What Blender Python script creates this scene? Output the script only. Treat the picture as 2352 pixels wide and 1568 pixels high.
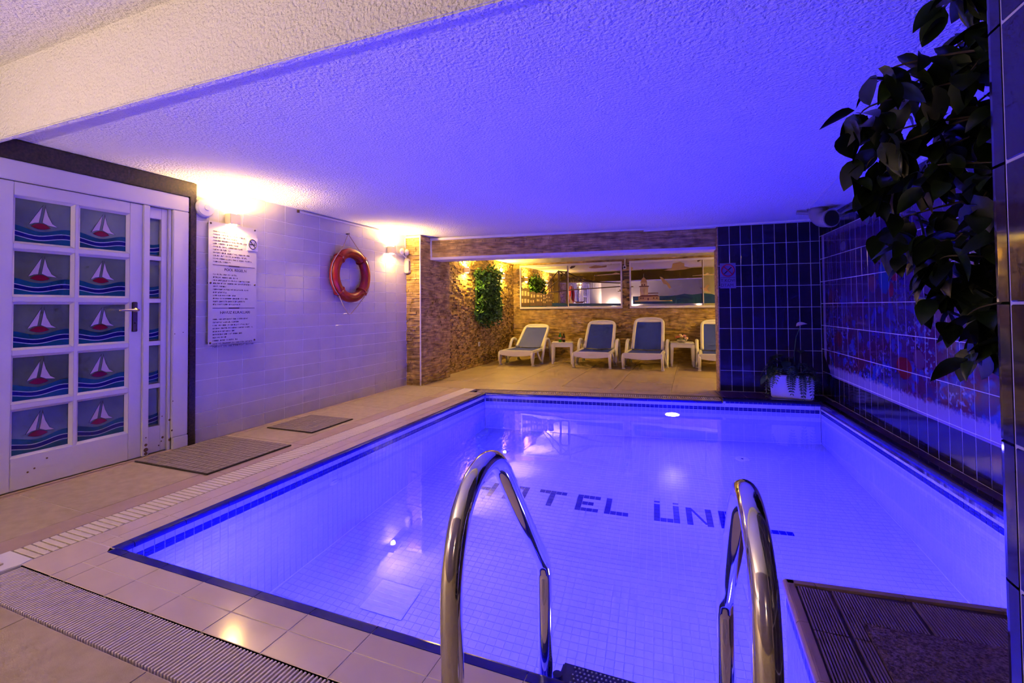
import bpy, bmesh, math, random
from mathutils import Matrix, Vector
random.seed(7)
PI = math.pi
scene = bpy.context.scene
for o in list(bpy.data.objects):
    bpy.data.objects.remove(o)
COL = scene.collection

# ------------------------------------------------------------------ camera, world, exposure
F_PX, CX, CY = 1049.0, 1176.0, 682.65          # focal length and optical centre, 2352x1568 frame
YAW, PITCH, ROLL, EYE = 0.375, 0.0228, -0.0093, 1.2
cam = bpy.data.cameras.new('camera')
cam.sensor_fit = 'HORIZONTAL'
cam.sensor_width = 36.0
cam.lens = F_PX / 2352 * 36.0
cam.shift_x = (1176 - CX) / 2352
cam.shift_y = -(784 - CY) / 2352
cam.clip_start = 0.02
camo = bpy.data.objects.new('camera', cam)
COL.objects.link(camo)
camo.matrix_world = (Matrix.Translation((0, 0, EYE)) @ Matrix.Rotation(YAW, 4, 'Z')
                     @ Matrix.Rotation(PI / 2 + PITCH, 4, 'X') @ Matrix.Rotation(ROLL, 4, 'Z'))
scene.camera = camo

world = bpy.data.worlds.new('world')
scene.world = world
world.use_nodes = True
world.node_tree.nodes['Background'].inputs[0].default_value = (0.02, 0.02, 0.03, 1)
world.node_tree.nodes['Background'].inputs[1].default_value = 0.05

vs = scene.view_settings
vs.view_transform = 'Standard'
vs.look = 'None'
vs.gamma = 1.0
vs.use_curve_mapping = False
vs.exposure = 0.0
cy = scene.cycles
cy.use_denoising = True
cy.max_bounces = 7
cy.diffuse_bounces = 3
cy.glossy_bounces = 3
cy.transmission_bounces = 4
cy.use_adaptive_sampling = True
cy.adaptive_threshold = 0.10
cy.adaptive_min_samples = 12
cy.caustics_refractive = True
cy.caustics_reflective = False
cy.blur_glossy = 0.5
cy.sample_clamp_indirect = 12.0

# light levels
BLUE = (0.013, 0.008, 1.0)
WARM = (1.0, 0.60, 0.16)
REAR = (1.0, 0.72, 0.52)
AMBER = (1.0, 0.62, 0.10)
P_POOL = 188.0
P_SCONCE = 42.0
P_ALCOVE = 62.0
P_REAR = 80.0

# ------------------------------------------------------------------ mesh builder
class MB:
    def __init__(self):
        self.v, self.f = [], []

    def add(self, vs_, fs):
        n = len(self.v)
        self.v += [tuple(p) for p in vs_]
        self.f += [tuple(i + n for i in q) for q in fs]
        return self

    def box(self, x0, x1, y0, y1, z0, z1):
        return self.add([(x0, y0, z0), (x1, y0, z0), (x1, y1, z0), (x0, y1, z0),
                         (x0, y0, z1), (x1, y0, z1), (x1, y1, z1), (x0, y1, z1)],
                        [(0, 3, 2, 1), (4, 5, 6, 7), (0, 1, 5, 4), (1, 2, 6, 5), (2, 3, 7, 6), (3, 0, 4, 7)])

    def hexa(self, p):
        return self.add(p, [(0, 3, 2, 1), (4, 5, 6, 7), (0, 1, 5, 4), (1, 2, 6, 5), (2, 3, 7, 6), (3, 0, 4, 7)])

    def prism(self, poly, z0, z1):
        n = len(poly)
        self.add([(x, y, z0) for x, y in poly] + [(x, y, z1) for x, y in poly],
                 [tuple(range(n - 1, -1, -1)), tuple(range(n, 2 * n))] +
                 [(i, (i + 1) % n, n + (i + 1) % n, n + i) for i in range(n)])
        return self

    def slab(self, poly, t):
        """polygon given as 3-D points, thickened along its normal by t (t>0: towards normal)"""
        p = [Vector(q) for q in poly]
        nrm = (p[1] - p[0]).cross(p[2] - p[0]).normalized()
        n = len(p)
        self.add([tuple(q) for q in p] + [tuple(q + nrm * t) for q in p],
                 [tuple(range(n - 1, -1, -1)), tuple(range(n, 2 * n))] +
                 [(i, (i + 1) % n, n + (i + 1) % n, n + i) for i in range(n)])
        return self

    def tube(self, path, r, n=10, closed=False, sq=1.0):
        P = [Vector(p) for p in path]
        m = len(P)
        R = r if isinstance(r, (list, tuple)) else [r] * m
        ring0 = len(self.v)
        up = None
        for i, p in enumerate(P):
            if closed:
                t = P[(i + 1) % m] - P[i - 1]
            else:
                t = P[min(i + 1, m - 1)] - P[max(i - 1, 0)]
            t.normalize()
            if up is None:
                up = Vector((0, 0, 1)) if abs(t.z) < 0.9 else Vector((1, 0, 0))
            a = t.cross(up)
            if a.length < 1e-6:
                a = t.cross(Vector((0, 1, 0)))
            a.normalize()
            b = a.cross(t).normalized()
            up = b
            for k in range(n):
                w = 2 * PI * k / n
                self.v.append(tuple(p + a * (math.cos(w) * R[i] * sq) + b * (math.sin(w) * R[i])))
        seg = m if closed else m - 1
        for i in range(seg):
            A, B = ring0 + i * n, ring0 + ((i + 1) % m) * n
            for k in range(n):
                k2 = (k + 1) % n
                self.f.append((A + k, A + k2, B + k2, B + k))
        if not closed:
            self.f.append(tuple(ring0 + k for k in range(n - 1, -1, -1)))
            e = ring0 + (m - 1) * n
            self.f.append(tuple(e + k for k in range(n)))
        return self

    def lathe(self, prof, n=20, c=(0, 0, 0), axis='z'):
        """profile of (radius, height)"""
        base = len(self.v)
        for r, h in prof:
            for k in range(n):
                w = 2 * PI * k / n
                x, y = r * math.cos(w), r * math.sin(w)
                if axis == 'z':
                    q = (x, y, h)
                elif axis == 'x':
                    q = (h, x, y)
                else:
                    q = (y, h, x)
                self.v.append((q[0] + c[0], q[1] + c[1], q[2] + c[2]))
        for i in range(len(prof) - 1):
            for k in range(n):
                k2 = (k + 1) % n
                a = base + i * n
                self.f.append((a + k, a + k2, a + n + k2, a + n + k))
        self.f.append(tuple(base + k for k in range(n - 1, -1, -1)))
        e = base + (len(prof) - 1) * n
        self.f.append(tuple(e + k for k in range(n)))
        return self

    def mesh(self, name, m, smooth=False, bevel=0.0, seg=2):
        me = bpy.data.meshes.new(name)
        me.from_pydata(self.v, [], self.f)
        if bevel > 0:
            bm = bmesh.new()
            bm.from_mesh(me)
            bmesh.ops.bevel(bm, geom=bm.edges[:], offset=bevel, segments=seg, affect='EDGES', clamp_overlap=True)
            bm.to_mesh(me)
            bm.free()
        if m is not None:
            me.materials.append(m)
        if smooth:
            for p in me.polygons:
                p.use_smooth = True
        me.update()
        return me

    def build(self, name, m, parent=None, smooth=False, bevel=0.0, loc=None, rot=None, seg=2):
        return put(name, self.mesh(name, m, smooth, bevel, seg), parent, loc, rot)


def put(name, me, parent=None, loc=None, rot=None):
    o = bpy.data.objects.new(name, me)
    COL.objects.link(o)
    if parent is not None:
        o.parent = parent
    if loc is not None:
        o.location = loc
    if rot is not None:
        o.rotation_euler = rot
    return o


def tag(o, label=None, cat=None, group=None, kind=None):
    if label:
        o['label'] = label
    if cat:
        o['category'] = cat
    if group:
        o['group'] = group
    if kind:
        o['kind'] = kind
    return o


def thing(name, label, cat, loc=(0, 0, 0), rotz=0.0, group=None):
    o = bpy.data.objects.new(name, None)
    COL.objects.link(o)
    o.empty_display_size = 0.1
    o.location = loc
    o.rotation_euler = (0, 0, rotz)
    return tag(o, label, cat, group)


def structure(o, label=None):
    o['kind'] = 'structure'
    if label:
        o['label'] = label
    return o


def copy_tree(o, parent=None):
    c = o.copy()
    COL.objects.link(c)
    c.parent = parent
    for ch in o.children:
        copy_tree(ch, c)
    return c


# ------------------------------------------------------------------ materials
def mat(name, col, rough=0.5, metal=0.0, bump=None, var=None, spec=0.5, trans=0.0, ior=None, emit=None, coat=0.0, rvar=None, tint=None):
    m = bpy.data.materials.new(name)
    m.use_nodes = True
    nt = m.node_tree
    b = nt.nodes['Principled BSDF']
    b.inputs['Base Color'].default_value = (*col, 1)
    b.inputs['Roughness'].default_value = rough
    b.inputs['Metallic'].default_value = metal
    b.inputs['Specular IOR Level'].default_value = spec
    b.inputs['Coat Weight'].default_value = coat
    if trans:
        b.inputs['Transmission Weight'].default_value = trans
    if ior:
        b.inputs['IOR'].default_value = ior
    if emit:
        b.inputs['Emission Color'].default_value = (*emit[0], 1)
        b.inputs['Emission Strength'].default_value = emit[1]
    pos = nt.nodes.new('ShaderNodeNewGeometry')
    if var:                                       # (scale, second colour, detail)
        n = nt.nodes.new('ShaderNodeTexNoise')
        n.inputs['Scale'].default_value = var[0]
        n.inputs['Detail'].default_value = var[2] if len(var) > 2 else 4
        nt.links.new(pos.outputs['Position'], n.inputs['Vector'])
        r = nt.nodes.new('ShaderNodeValToRGB')
        r.color_ramp.elements[0].position = 0.35
        r.color_ramp.elements[1].position = 0.65
        r.color_ramp.elements[0].color = (*col, 1)
        r.color_ramp.elements[1].color = (*var[1], 1)
        nt.links.new(n.outputs['Fac'], r.inputs['Fac'])
        out = r.outputs['Color']
        if tint:
            oi = nt.nodes.new('ShaderNodeObjectInfo')
            hs = nt.nodes.new('ShaderNodeHueSaturation')
            mr = nt.nodes.new('ShaderNodeMapRange')
            mr.inputs['To Min'].default_value = 1 - tint
            mr.inputs['To Max'].default_value = 1 + tint
            nt.links.new(oi.outputs['Random'], mr.inputs['Value'])
            nt.links.new(mr.outputs['Result'], hs.inputs['Value'])
            nt.links.new(out, hs.inputs['Color'])
            out = hs.outputs['Color']
        nt.links.new(out, b.inputs['Base Color'])
    if bump:                                      # (scale, strength, distance, detail)
        n2 = nt.nodes.new('ShaderNodeTexNoise')
        n2.inputs['Scale'].default_value = bump[0]
        n2.inputs['Detail'].default_value = bump[3] if len(bump) > 3 else 3
        nt.links.new(pos.outputs['Position'], n2.inputs['Vector'])
        bp = nt.nodes.new('ShaderNodeBump')
        bp.inputs['Strength'].default_value = bump[1]
        bp.inputs['Distance'].default_value = bump[2]
        nt.links.new(n2.outputs['Fac'], bp.inputs['Height'])
        nt.links.new(bp.outputs['Normal'], b.inputs['Normal'])
    if rvar:
        n3 = nt.nodes.new('ShaderNodeTexNoise')
        n3.inputs['Scale'].default_value = rvar[0]
        nt.links.new(pos.outputs['Position'], n3.inputs['Vector'])
        mr3 = nt.nodes.new('ShaderNodeMapRange')
        mr3.inputs['To Min'].default_value = rvar[1]
        mr3.inputs['To Max'].default_value = rvar[2]
        nt.links.new(n3.outputs['Fac'], mr3.inputs['Value'])
        nt.links.new(mr3.outputs['Result'], b.inputs['Roughness'])
    return m


M = {}
M['stucco'] = mat('white_stucco', (0.88, 0.88, 0.88), 0.9, bump=(62, 1.0, 0.022, 2.5), spec=0.1)
M['plaster'] = mat('alcove_plaster', (0.80, 0.77, 0.72), 0.9, spec=0.1, bump=(30, 0.2, 0.004))
M['rear'] = mat('rear_wall_paint', (0.36, 0.31, 0.33), 0.8)
M['walltile'] = mat('white_wall_tile', (0.50, 0.47, 0.49), 0.14, var=(6, (0.54, 0.51, 0.52)), tint=0.03, bump=(4, 0.08, 0.01))
M['wallgrout'] = mat('pale_grout', (0.88, 0.86, 0.87), 0.7)
M['darktile'] = mat('dark_glazed_tile', (0.016, 0.012, 0.030), 0.07, var=(5, (0.022, 0.014, 0.036)), tint=0.2, bump=(5, 0.06, 0.01), spec=0.32)
M['darkgrout'] = mat('light_grout', (0.55, 0.54, 0.58), 0.8)
M['granite'] = mat('dark_granite', (0.020, 0.014, 0.016), 0.25, var=(60, (0.05, 0.030, 0.028), 6))
M['doorpaint'] = mat('white_door_paint', (0.72, 0.69, 0.67), 0.35, var=(3, (0.68, 0.65, 0.62)), bump=(25, 0.08, 0.003))
M['rust'] = mat('rusty_chip', (0.10, 0.045, 0.02), 0.8, var=(80, (0.2, 0.1, 0.05)))
M['pane'] = mat('door_glass_grey', (0.20, 0.26, 0.15), 0.10, spec=0.6, var=(1.4, (0.085, 0.11, 0.065)))
M['sail'] = mat('sail_pink', (0.55, 0.45, 0.46), 0.35)
M['outline'] = mat('lead_outline', (0.02, 0.02, 0.02), 0.4)
M['hull'] = mat('hull_red', (0.22, 0.005, 0.008), 0.25)
M['wave1'] = mat('wave_teal', (0.008, 0.09, 0.15), 0.2, var=(4, (0.004, 0.035, 0.07)))
M['wave2'] = mat('wave_blue', (0.006, 0.006, 0.12), 0.2)
M['waveline'] = mat('wave_white_line', (0.55, 0.58, 0.52), 0.4)
M['chrome'] = mat('polished_steel', (0.78, 0.76, 0.74), 0.07, 1.0, bump=(40, 0.02, 0.001))
M['brass'] = mat('door_hardware', (0.50, 0.42, 0.32), 0.22, 1.0)
M['bronze'] = mat('handle_plate', (0.22, 0.15, 0.13), 0.35, 0.9)
M['deck'] = mat('rough_deck_stone', (0.38, 0.305, 0.185), 0.55, var=(14, (0.45, 0.365, 0.23), 8), bump=(220, 0.35, 0.002, 3), tint=0.04)
M['deckborder'] = mat('smooth_deck_stone', (0.40, 0.295, 0.20), 0.38, var=(7, (0.46, 0.34, 0.24), 6), tint=0.03)
M['deckfar'] = mat('alcove_floor_stone', (0.40, 0.30, 0.155), 0.42, var=(3, (0.47, 0.36, 0.20), 5), tint=0.04)
M['coping'] = mat('polished_coping_tile', (0.64, 0.52, 0.385), 0.13, var=(4, (0.69, 0.565, 0.43), 4), tint=0.02)
M['joint'] = mat('coping_joint', (0.66, 0.57, 0.50), 0.6)
M['bed'] = mat('screed', (0.16, 0.11, 0.08), 0.9)
M['nosing'] = mat('cobalt_nosing', (0.014, 0.010, 0.24), 0.12)
M['nosingdark'] = mat('plum_nosing', (0.012, 0.006, 0.035), 0.12)
M['ledge'] = mat('plum_ledge_tile', (0.055, 0.018, 0.12), 0.30)
M['gratewhite'] = mat('cream_plastic_grate', (0.72, 0.64, 0.50), 0.40)
M['grategrey'] = mat('pale_grate_slat', (0.74, 0.64, 0.60), 0.40)
M['gully'] = mat('gully_dark', (0.03, 0.018, 0.014), 0.9)
M['pooltile'] = mat('white_pool_mosaic', (0.66, 0.68, 0.72), 0.20)
M['poolgrout'] = mat('pool_grout', (0.86, 0.87, 0.90), 0.7)
M['cobalt'] = mat('cobalt_mosaic', (0.010, 0.008, 0.22), 0.15)
M['fitting'] = mat('pool_fitting_plastic', (0.80, 0.80, 0.82), 0.3)
M['stone'] = mat('stacked_stone', (0.37, 0.235, 0.055), 0.75, var=(9, (0.58, 0.405, 0.125), 5), bump=(120, 0.4, 0.004))
_nt = M['stone'].node_tree
_b = _nt.nodes['Principled BSDF']
_g = _nt.nodes.new('ShaderNodeNewGeometry')
_mp = _nt.nodes.new('ShaderNodeVectorMath')
_mp.operation = 'MULTIPLY'
_mp.inputs[1].default_value = (6, 6, 42)
_nz = _nt.nodes.new('ShaderNodeTexNoise')
_nz.inputs['Scale'].default_value = 1.0
_nz.inputs['Detail'].default_value = 2.0
_hs = _nt.nodes.new('ShaderNodeHueSaturation')
_mr = _nt.nodes.new('ShaderNodeMapRange')
_mr.inputs['From Min'].default_value = .3
_mr.inputs['From Max'].default_value = .7
_mr.inputs['To Min'].default_value = .55
_mr.inputs['To Max'].default_value = 1.35
_src = _b.inputs['Base Color'].links[0].from_socket
_nt.links.new(_g.outputs['Position'], _mp.inputs[0])
_nt.links.new(_mp.outputs[0], _nz.inputs['Vector'])
_nt.links.new(_nz.outputs['Fac'], _mr.inputs['Value'])
_nt.links.new(_mr.outputs['Result'], _hs.inputs['Value'])
_nt.links.new(_src, _hs.inputs['Color'])
_nt.links.new(_hs.outputs['Color'], _b.inputs['Base Color'])
M['stonebed'] = mat('stone_joint', (0.16, 0.11, 0.06), 0.9)
M['trimwhite'] = mat('white_trim', (0.76, 0.73, 0.72), 0.4)
M['white'] = mat('white_plastic', (0.76, 0.74, 0.71), 0.35)
M['cream'] = mat('cream_plastic', (0.72, 0.65, 0.50), 0.4)
M['black'] = mat('black_print', (0.012, 0.010, 0.014), 0.5)
M['signprint'] = mat('sign_lettering', (0.06, 0.03, 0.07), 0.5)
M['stud'] = mat('dark_metal_stud', (0.10, 0.07, 0.06), 0.3, 0.8)
M['ring'] = mat('orange_life_ring', (0.46, 0.026, 0.006), 0.28, var=(3, (0.38, 0.020, 0.006)))
M['rope'] = mat('beige_rope', (0.60, 0.47, 0.30), 0.8, bump=(200, 0.5, 0.002))
M['fabric'] = mat('blue_sling_mesh', (0.012, 0.034, 0.40), 0.6, bump=(400, 0.3, 0.001))
M['leaf'] = mat('ficus_leaf_green', (0.008, 0.020, 0.006), 0.34, var=(9, (0.018, 0.034, 0.008), 2), tint=0.6)
M['bark'] = mat('ficus_bark', (0.07, 0.05, 0.035), 0.8, var=(30, (0.12, 0.09, 0.06)))
M['fern'] = mat('fern_green', (0.014, 0.050, 0.018), 0.45, var=(20, (0.03, 0.08, 0.03)))
M['greenwall'] = mat('green_wall_leaf', (0.035, 0.13, 0.020), 0.45, var=(14, (0.10, 0.26, 0.045), 3))
M['greenback'] = mat('green_wall_backing', (0.012, 0.03, 0.008), 0.9)
M['spathe'] = mat('white_spathe', (0.70, 0.62, 0.66), 0.3)
M['spadix'] = mat('red_spadix', (0.5, 0.08, 0.06), 0.5)
M['planter'] = mat('white_ceramic_planter', (0.72, 0.68, 0.68), 0.25)
M['soil'] = mat('potting_soil', (0.03, 0.02, 0.012), 0.95, bump=(60, 0.8, 0.01))
M['terracotta'] = mat('dark_clay_pot', (0.12, 0.07, 0.05), 0.6)
M['pvc'] = mat('grey_vent_pipe', (0.26, 0.23, 0.27), 0.35)
M['pvcshade'] = mat('vent_mouth_shade', (0.01, 0.01, 0.012), 0.9)
M['mat_rubber'] = mat('grey_rubber_mat', (0.24, 0.195, 0.175), 0.7, bump=(150, 0.3, 0.002))
M['mat_edge'] = mat('mat_edge', (0.05, 0.035, 0.03), 0.8)
M['carpet'] = mat('dark_carpet_mat', (0.07, 0.035, 0.09), 0.95, var=(110, (0.24, 0.13, 0.24), 3), bump=(260, 1.0, 0.006))
M['ribtile'] = mat('ribbed_platform_tile', (0.24, 0.15, 0.26), 0.45)
M['ribgroove'] = mat('rib_groove', (0.07, 0.04, 0.07), 0.8)
M['platedge'] = mat('platform_nosing', (0.36, 0.22, 0.18), 0.3)
M['mirror'] = mat('mirrored_glass', (0.80, 0.79, 0.76), 0.015, 1.0)
M['etch'] = mat('glass_paint_ochre', (0.40, 0.25, 0.09), 0.5)
M['etchdark'] = mat('glass_paint_brown', (0.10, 0.055, 0.025), 0.5)
M['etchsea'] = mat('glass_paint_sea', (0.006, 0.025, 0.13), 0.3, var=(3, (0.006, 0.055, 0.13)))
M['etchcream'] = mat('glass_paint_cream', (0.60, 0.45, 0.22), 0.5)
M['etchroof'] = mat('glass_paint_maroon', (0.10, 0.02, 0.015), 0.5)
M['bottlegreen'] = mat('green_bottle', (0.03, 0.20, 0.015), 0.12)
M['bottledark'] = mat('dark_bottle', (0.02, 0.006, 0.006), 0.12)
M['bottlelabel'] = mat('bottle_label', (0.5, 0.25, 0.2), 0.5)
M['bottlewhite'] = mat('bottle_shoulder', (0.45, 0.42, 0.33), 0.3)
M['rose1'] = mat('orange_rose', (0.60, 0.17, 0.05), 0.6)
M['rose2'] = mat('cream_rose', (0.72, 0.52, 0.25), 0.6)
M['rose3'] = mat('pink_rose', (0.65, 0.28, 0.16), 0.6)
M['bowl'] = mat('clear_glass_bowl', (0.55, 0.50, 0.25), 0.1, spec=0.8)
M['stepblue'] = mat('ladder_tread_blue', (0.012, 0.012, 0.10), 0.3)
M['treaddot'] = mat('tread_stud', (0.35, 0.38, 0.6), 0.3)
M['sconcebody'] = mat('sconce_body', (0.72, 0.62, 0.45), 0.4)
M['glow'] = mat('sconce_lamp', (1, 0.9, 0.7), 0.4, emit=((1.0, 0.74, 0.38), 40.0))
M['poollens'] = mat('pool_lamp_lens', (0.6, 0.6, 0.9), 0.3, emit=((0.55, 0.46, 1.0), 60.0))
M['redprint'] = mat('sign_red', (0.45, 0.02, 0.03), 0.5)
M['signpaper'] = mat('sign_faded_white', (0.17, 0.12, 0.24), 0.4)

# acrylic notice board
M['acrylic'] = mat('pale_acrylic_board', (0.58, 0.55, 0.57), 0.12)

# water surface: clear, smooth, faint ripple
def water_material():
    m = bpy.data.materials.new('pool_water')
    m.use_nodes = True
    nt = m.node_tree
    for n in list(nt.nodes):
        nt.nodes.remove(n)
    out = nt.nodes.new('ShaderNodeOutputMaterial')
    g = nt.nodes.new('ShaderNodeBsdfGlass')
    g.inputs['IOR'].default_value = 1.33
    g.inputs['Roughness'].default_value = 0.0
    g.inputs['Color'].default_value = (1, 1, 1, 1)
    geo = nt.nodes.new('ShaderNodeNewGeometry')
    nz = nt.nodes.new('ShaderNodeTexNoise')
    nz.inputs['Scale'].default_value = 2.2
    nz.inputs['Detail'].default_value = 1.0
    bp = nt.nodes.new('ShaderNodeBump')
    bp.inputs['Strength'].default_value = 0.10
    bp.inputs['Distance'].default_value = 0.02
    nt.links.new(geo.outputs['Position'], nz.inputs['Vector'])
    nt.links.new(nz.outputs['Fac'], bp.inputs['Height'])
    nt.links.new(bp.outputs['Normal'], g.inputs['Normal'])
    nt.links.new(g.outputs['BSDF'], out.inputs['Surface'])
    return m
M['water'] = water_material()

# right wall: dark tiles with a printed reef picture inside a pale border
def mural_material():
    m = bpy.data.materials.new('printed_reef_tiles')
    m.use_nodes = True
    nt = m.node_tree
    L = nt.links.new
    b = nt.nodes['Principled BSDF']
    b.inputs['Roughness'].default_value = 0.10
    geo = nt.nodes.new('ShaderNodeNewGeometry')
    sep = nt.nodes.new('ShaderNodeSeparateXYZ')
    L(geo.outputs['Position'], sep.inputs[0])

    def math_(op, a, b_=None, c=None):
        n = nt.nodes.new('ShaderNodeMath')
        n.operation = op
        for i, x in enumerate((a, b_, c)):
            if x is None:
                continue
            if isinstance(x, (int, float)):
                n.inputs[i].default_value = x
            else:
                L(x, n.inputs[i])
        return n.outputs[0]

    def noise(scale, detail=3, out='Fac'):
        n = nt.nodes.new('ShaderNodeTexNoise')
        n.inputs['Scale'].default_value = scale
        n.inputs['Detail'].default_value = detail
        L(geo.outputs['Position'], n.inputs['Vector'])
        return n.outputs[out]

    def mix(fac, a, b_):
        n = nt.nodes.new('ShaderNodeMix')
        n.data_type = 'RGBA'
        if isinstance(fac, (int, float)):
            n.inputs['Factor'].default_value = fac
        else:
            L(fac, n.inputs['Factor'])
        for s, x in (('A', a), ('B', b_)):
            i = [k for k in n.inputs if k.name == s and k.type == 'RGBA'][0]
            if isinstance(x, tuple):
                i.default_value = (*x, 1)
            else:
                L(x, i)
        return [k for k in n.outputs if k.type == 'RGBA'][0]

    def ramp(x, lo, hi):
        n = nt.nodes.new('ShaderNodeMapRange')
        n.inputs['From Min'].default_value = lo
        n.inputs['From Max'].default_value = hi
        L(x, n.inputs['Value'])
        return n.outputs['Result']

    Y, Z = sep.outputs['Y'], sep.outputs['Z']
    # reef: growths thicken towards the bottom
    low = ramp(Z, 1.75, 0.55)
    c1 = math_('MULTIPLY', ramp(noise(3.2, 5), 0.47, 0.56), low)
    c2 = math_('MULTIPLY', ramp(noise(7.5, 4), 0.52, 0.60), low)
    c3 = math_('MULTIPLY', ramp(noise(26, 5), 0.56, 0.64), math_('MULTIPLY', low, ramp(noise(2.3, 2), 0.45, 0.6)))
    col = mix(c1, (0.040, 0.018, 0.110), (0.090, 0.012, 0.055))
    col = mix(c2, col, (0.030, 0.045, 0.26))
    col = mix(c3, col, (0.17, 0.18, 0.42))
    # a few fish as ellipses: (y, z, ry, rz, colour)
    for fy, fz, ry, rz, cc in ((5.42, 1.40, .10, .085, (.30, .10, .20)), (4.83, 0.66, .13, .10, (.42, .03, .03)), (4.58, 0.76, .09, .08, (.24, .08, .20)),
                               (6.35, 0.80, .10, .09, (.32, .03, .05)), (4.95, 1.45, .06, .05, (.42, .03, .08)), (5.02, 1.33, .05, .07, (.42, .04, .10)),
                               (5.15, 1.45, .12, .16, (.04, .10, .48)), (4.45, 0.42, .08, .07, (.28, .05, .12)), (6.15, 1.86, .08, .06, (.28, .24, .45)),
                               (4.92, 1.74, .05, .08, (.05, .16, .5)), (3.75, 1.0, .16, .12, (.30, .04, .06)), (6.6, 1.25, .07, .14, (.30, .05, .08)), (5.75, 0.62, .12, .10, (.26, .05, .08))):
        d = math_('ADD', math_('POWER', math_('ABSOLUTE', math_('MULTIPLY', math_('SUBTRACT', Y, fy), 1 / ry)), 2.0),
                  math_('POWER', math_('ABSOLUTE', math_('MULTIPLY', math_('SUBTRACT', Z, fz), 1 / rz)), 2.0))
        d = math_('ADD', d, math_('MULTIPLY', math_('SUBTRACT', noise(9, 3), 0.5), 1.4))
        col = mix(ramp(d, 1.05, 0.75), col, tuple(k * .45 for k in cc))
    # pale border: wide and ragged at the bottom, thin at the far side, soft at the top
    rag = math_('MULTIPLY', math_('SUBTRACT', noise(30, 4), 0.5), 0.12)
    bz = math_('ADD', Z, rag)
    bord = ramp(bz, 0.47, 0.43)
    top = math_('MULTIPLY', ramp(math_('ADD', Z, math_('MULTIPLY', rag, 0.6)), 1.98, 2.08), 0.45)
    side = ramp(Y, 6.78, 6.81)
    bord = math_('MAXIMUM', math_('MAXIMUM', bord, top), side)
    col = mix(bord, col, (0.26, 0.20, 0.36))
    # inside the printed rectangle, its lower far corner cut off
    ins = math_('MULTIPLY', math_('GREATER_THAN', Z, 0.325), math_('LESS_THAN', Z, 2.085))
    ins = math_('MULTIPLY', ins, math_('LESS_THAN', Y, 6.885))
    cut = math_('GREATER_THAN', math_('SUBTRACT', Z, math_('MULTIPLY', math_('SUBTRACT', Y, 6.60), 0.9)), 0.30)
    ins = math_('MULTIPLY', ins, cut)
    col = mix(ins, (0.018, 0.013, 0.032), col)
    L(col, b.inputs['Base Color'])
    return m
M['mural'] = mural_material()

# ------------------------------------------------------------------ room shell
XW = -4.20            # face of the white tiled wall
YB = 10.60            # far wall of the seating alcove
XA = -4.13            # alcove side wall face
CEIL_L, CEIL_R = 2.36, 2.30

def cz(x):
    return CEIL_L + (CEIL_R - CEIL_L) * (x + 4.2) / 5.8

YS = 1.485            # where the lower pool ceiling begins
me = MB().hexa([(-4.5, YS + .04, cz(-4.5)), (2.3, YS + .04, cz(2.3)), (2.3, 7.15, cz(2.3)), (-4.5, 6.9, cz(-4.5)),
                (-4.5, YS + .04, 2.85), (2.3, YS + .04, 2.85), (2.3, 7.15, 2.85), (-4.5, 6.9, 2.85)])
ceiling = structure(me.build('ceiling', M['stucco']), 'white textured plaster ceiling over the pool')
c2 = structure(MB().box(-4.5, 2.3, 6.85, 10.9, 2.285, 2.6).build('ceiling_alcove', M['plaster']), 'smooth ceiling of the lounger alcove')
c3 = structure(MB().box(-4.6, 2.3, -1.85, YS + .02, 2.765, 2.95).build('ceiling_near', M['stucco']), 'higher textured plaster ceiling over the near deck')
beam = structure(MB().box(-4.5, 2.3, YS, YS + .042, 2.300, 2.90).build('ceiling_step', M['stucco'], bevel=0.006), 'textured plaster step between the two ceiling heights')

# floor bed and deck
bed = MB()
bed.box(-4.5, -2.76, -1.75, 5.80, -0.30, -0.05)
bed.box(-2.76, 2.3, -1.75, 1.42, -0.30, -0.05)
bed.prism([(0.37, 1.42), (2.3, 1.42), (2.3, 2.50), (1.70, 2.44), (0.37, 2.31)], -0.30, -0.05)
bed.prism([(-4.5, 5.80), (-2.76, 5.80), (-2.76, 5.90), (1.44, 6.53), (2.3, 6.6), (2.3, 10.9), (-4.5, 10.9)], -0.30, -0.05)
floor = structure(bed.build('floor', M['bed']), 'beige stone deck around the pool')

def tiles(name, x0, x1, y0, y1, nx, ny, m, parent, gap=0.004, top=0.0, th=0.05, bev=0.002):
    w, d = (x1 - x0) / nx, (y1 - y0) / ny
    me = MB().box(-w / 2 + gap / 2, w / 2 - gap / 2, -d / 2 + gap / 2, d / 2 - gap / 2, -th, 0).mesh(name, m, bevel=bev, seg=1)
    out = []
    for i in range(nx):
        for j in range(ny):
            out.append(put(name, me, parent, (x0 + (i + .5) * w, y0 + (j + .5) * d, top + random.uniform(-.0006, .0006))))
    return out

# left walkway: rough slabs, a smooth strip at each side
tiles('deck_slab', -4.13, -3.38, -1.37, 6.13, 1, 10, M['deck'], floor)
tiles('deck_border_tile', -4.30, -4.13, -1.37, 6.13, 1, 10, M['deckborder'], floor)
tiles('deck_border_tile', -3.38, -3.21, -1.37, 6.13, 1, 10, M['deckborder'], floor)
# near deck (camera side of the pool)
tiles('deck_slab', -3.21, 2.04, -1.75, 0.995, 7, 4, M['deck'], floor)
# alcove floor
tiles('floor_tile', -4.20, 2.05, 6.75, 10.65, 8, 5, M['deckfar'], floor, gap=0.003)
fl_edge = lambda x, d: 5.90 + (x + 2.76) * 0.15 + d      # oblique far pool edge
MB().prism([(-4.2, 6.14), (-3.21, 6.14), (-2.95, 6.155), (0.33, 6.155 + 3.28 * .15), (1.42, 6.745), (-4.2, 6.745)], -0.05, 0.0).build('floor_border', M['deckfar'], floor)
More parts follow.
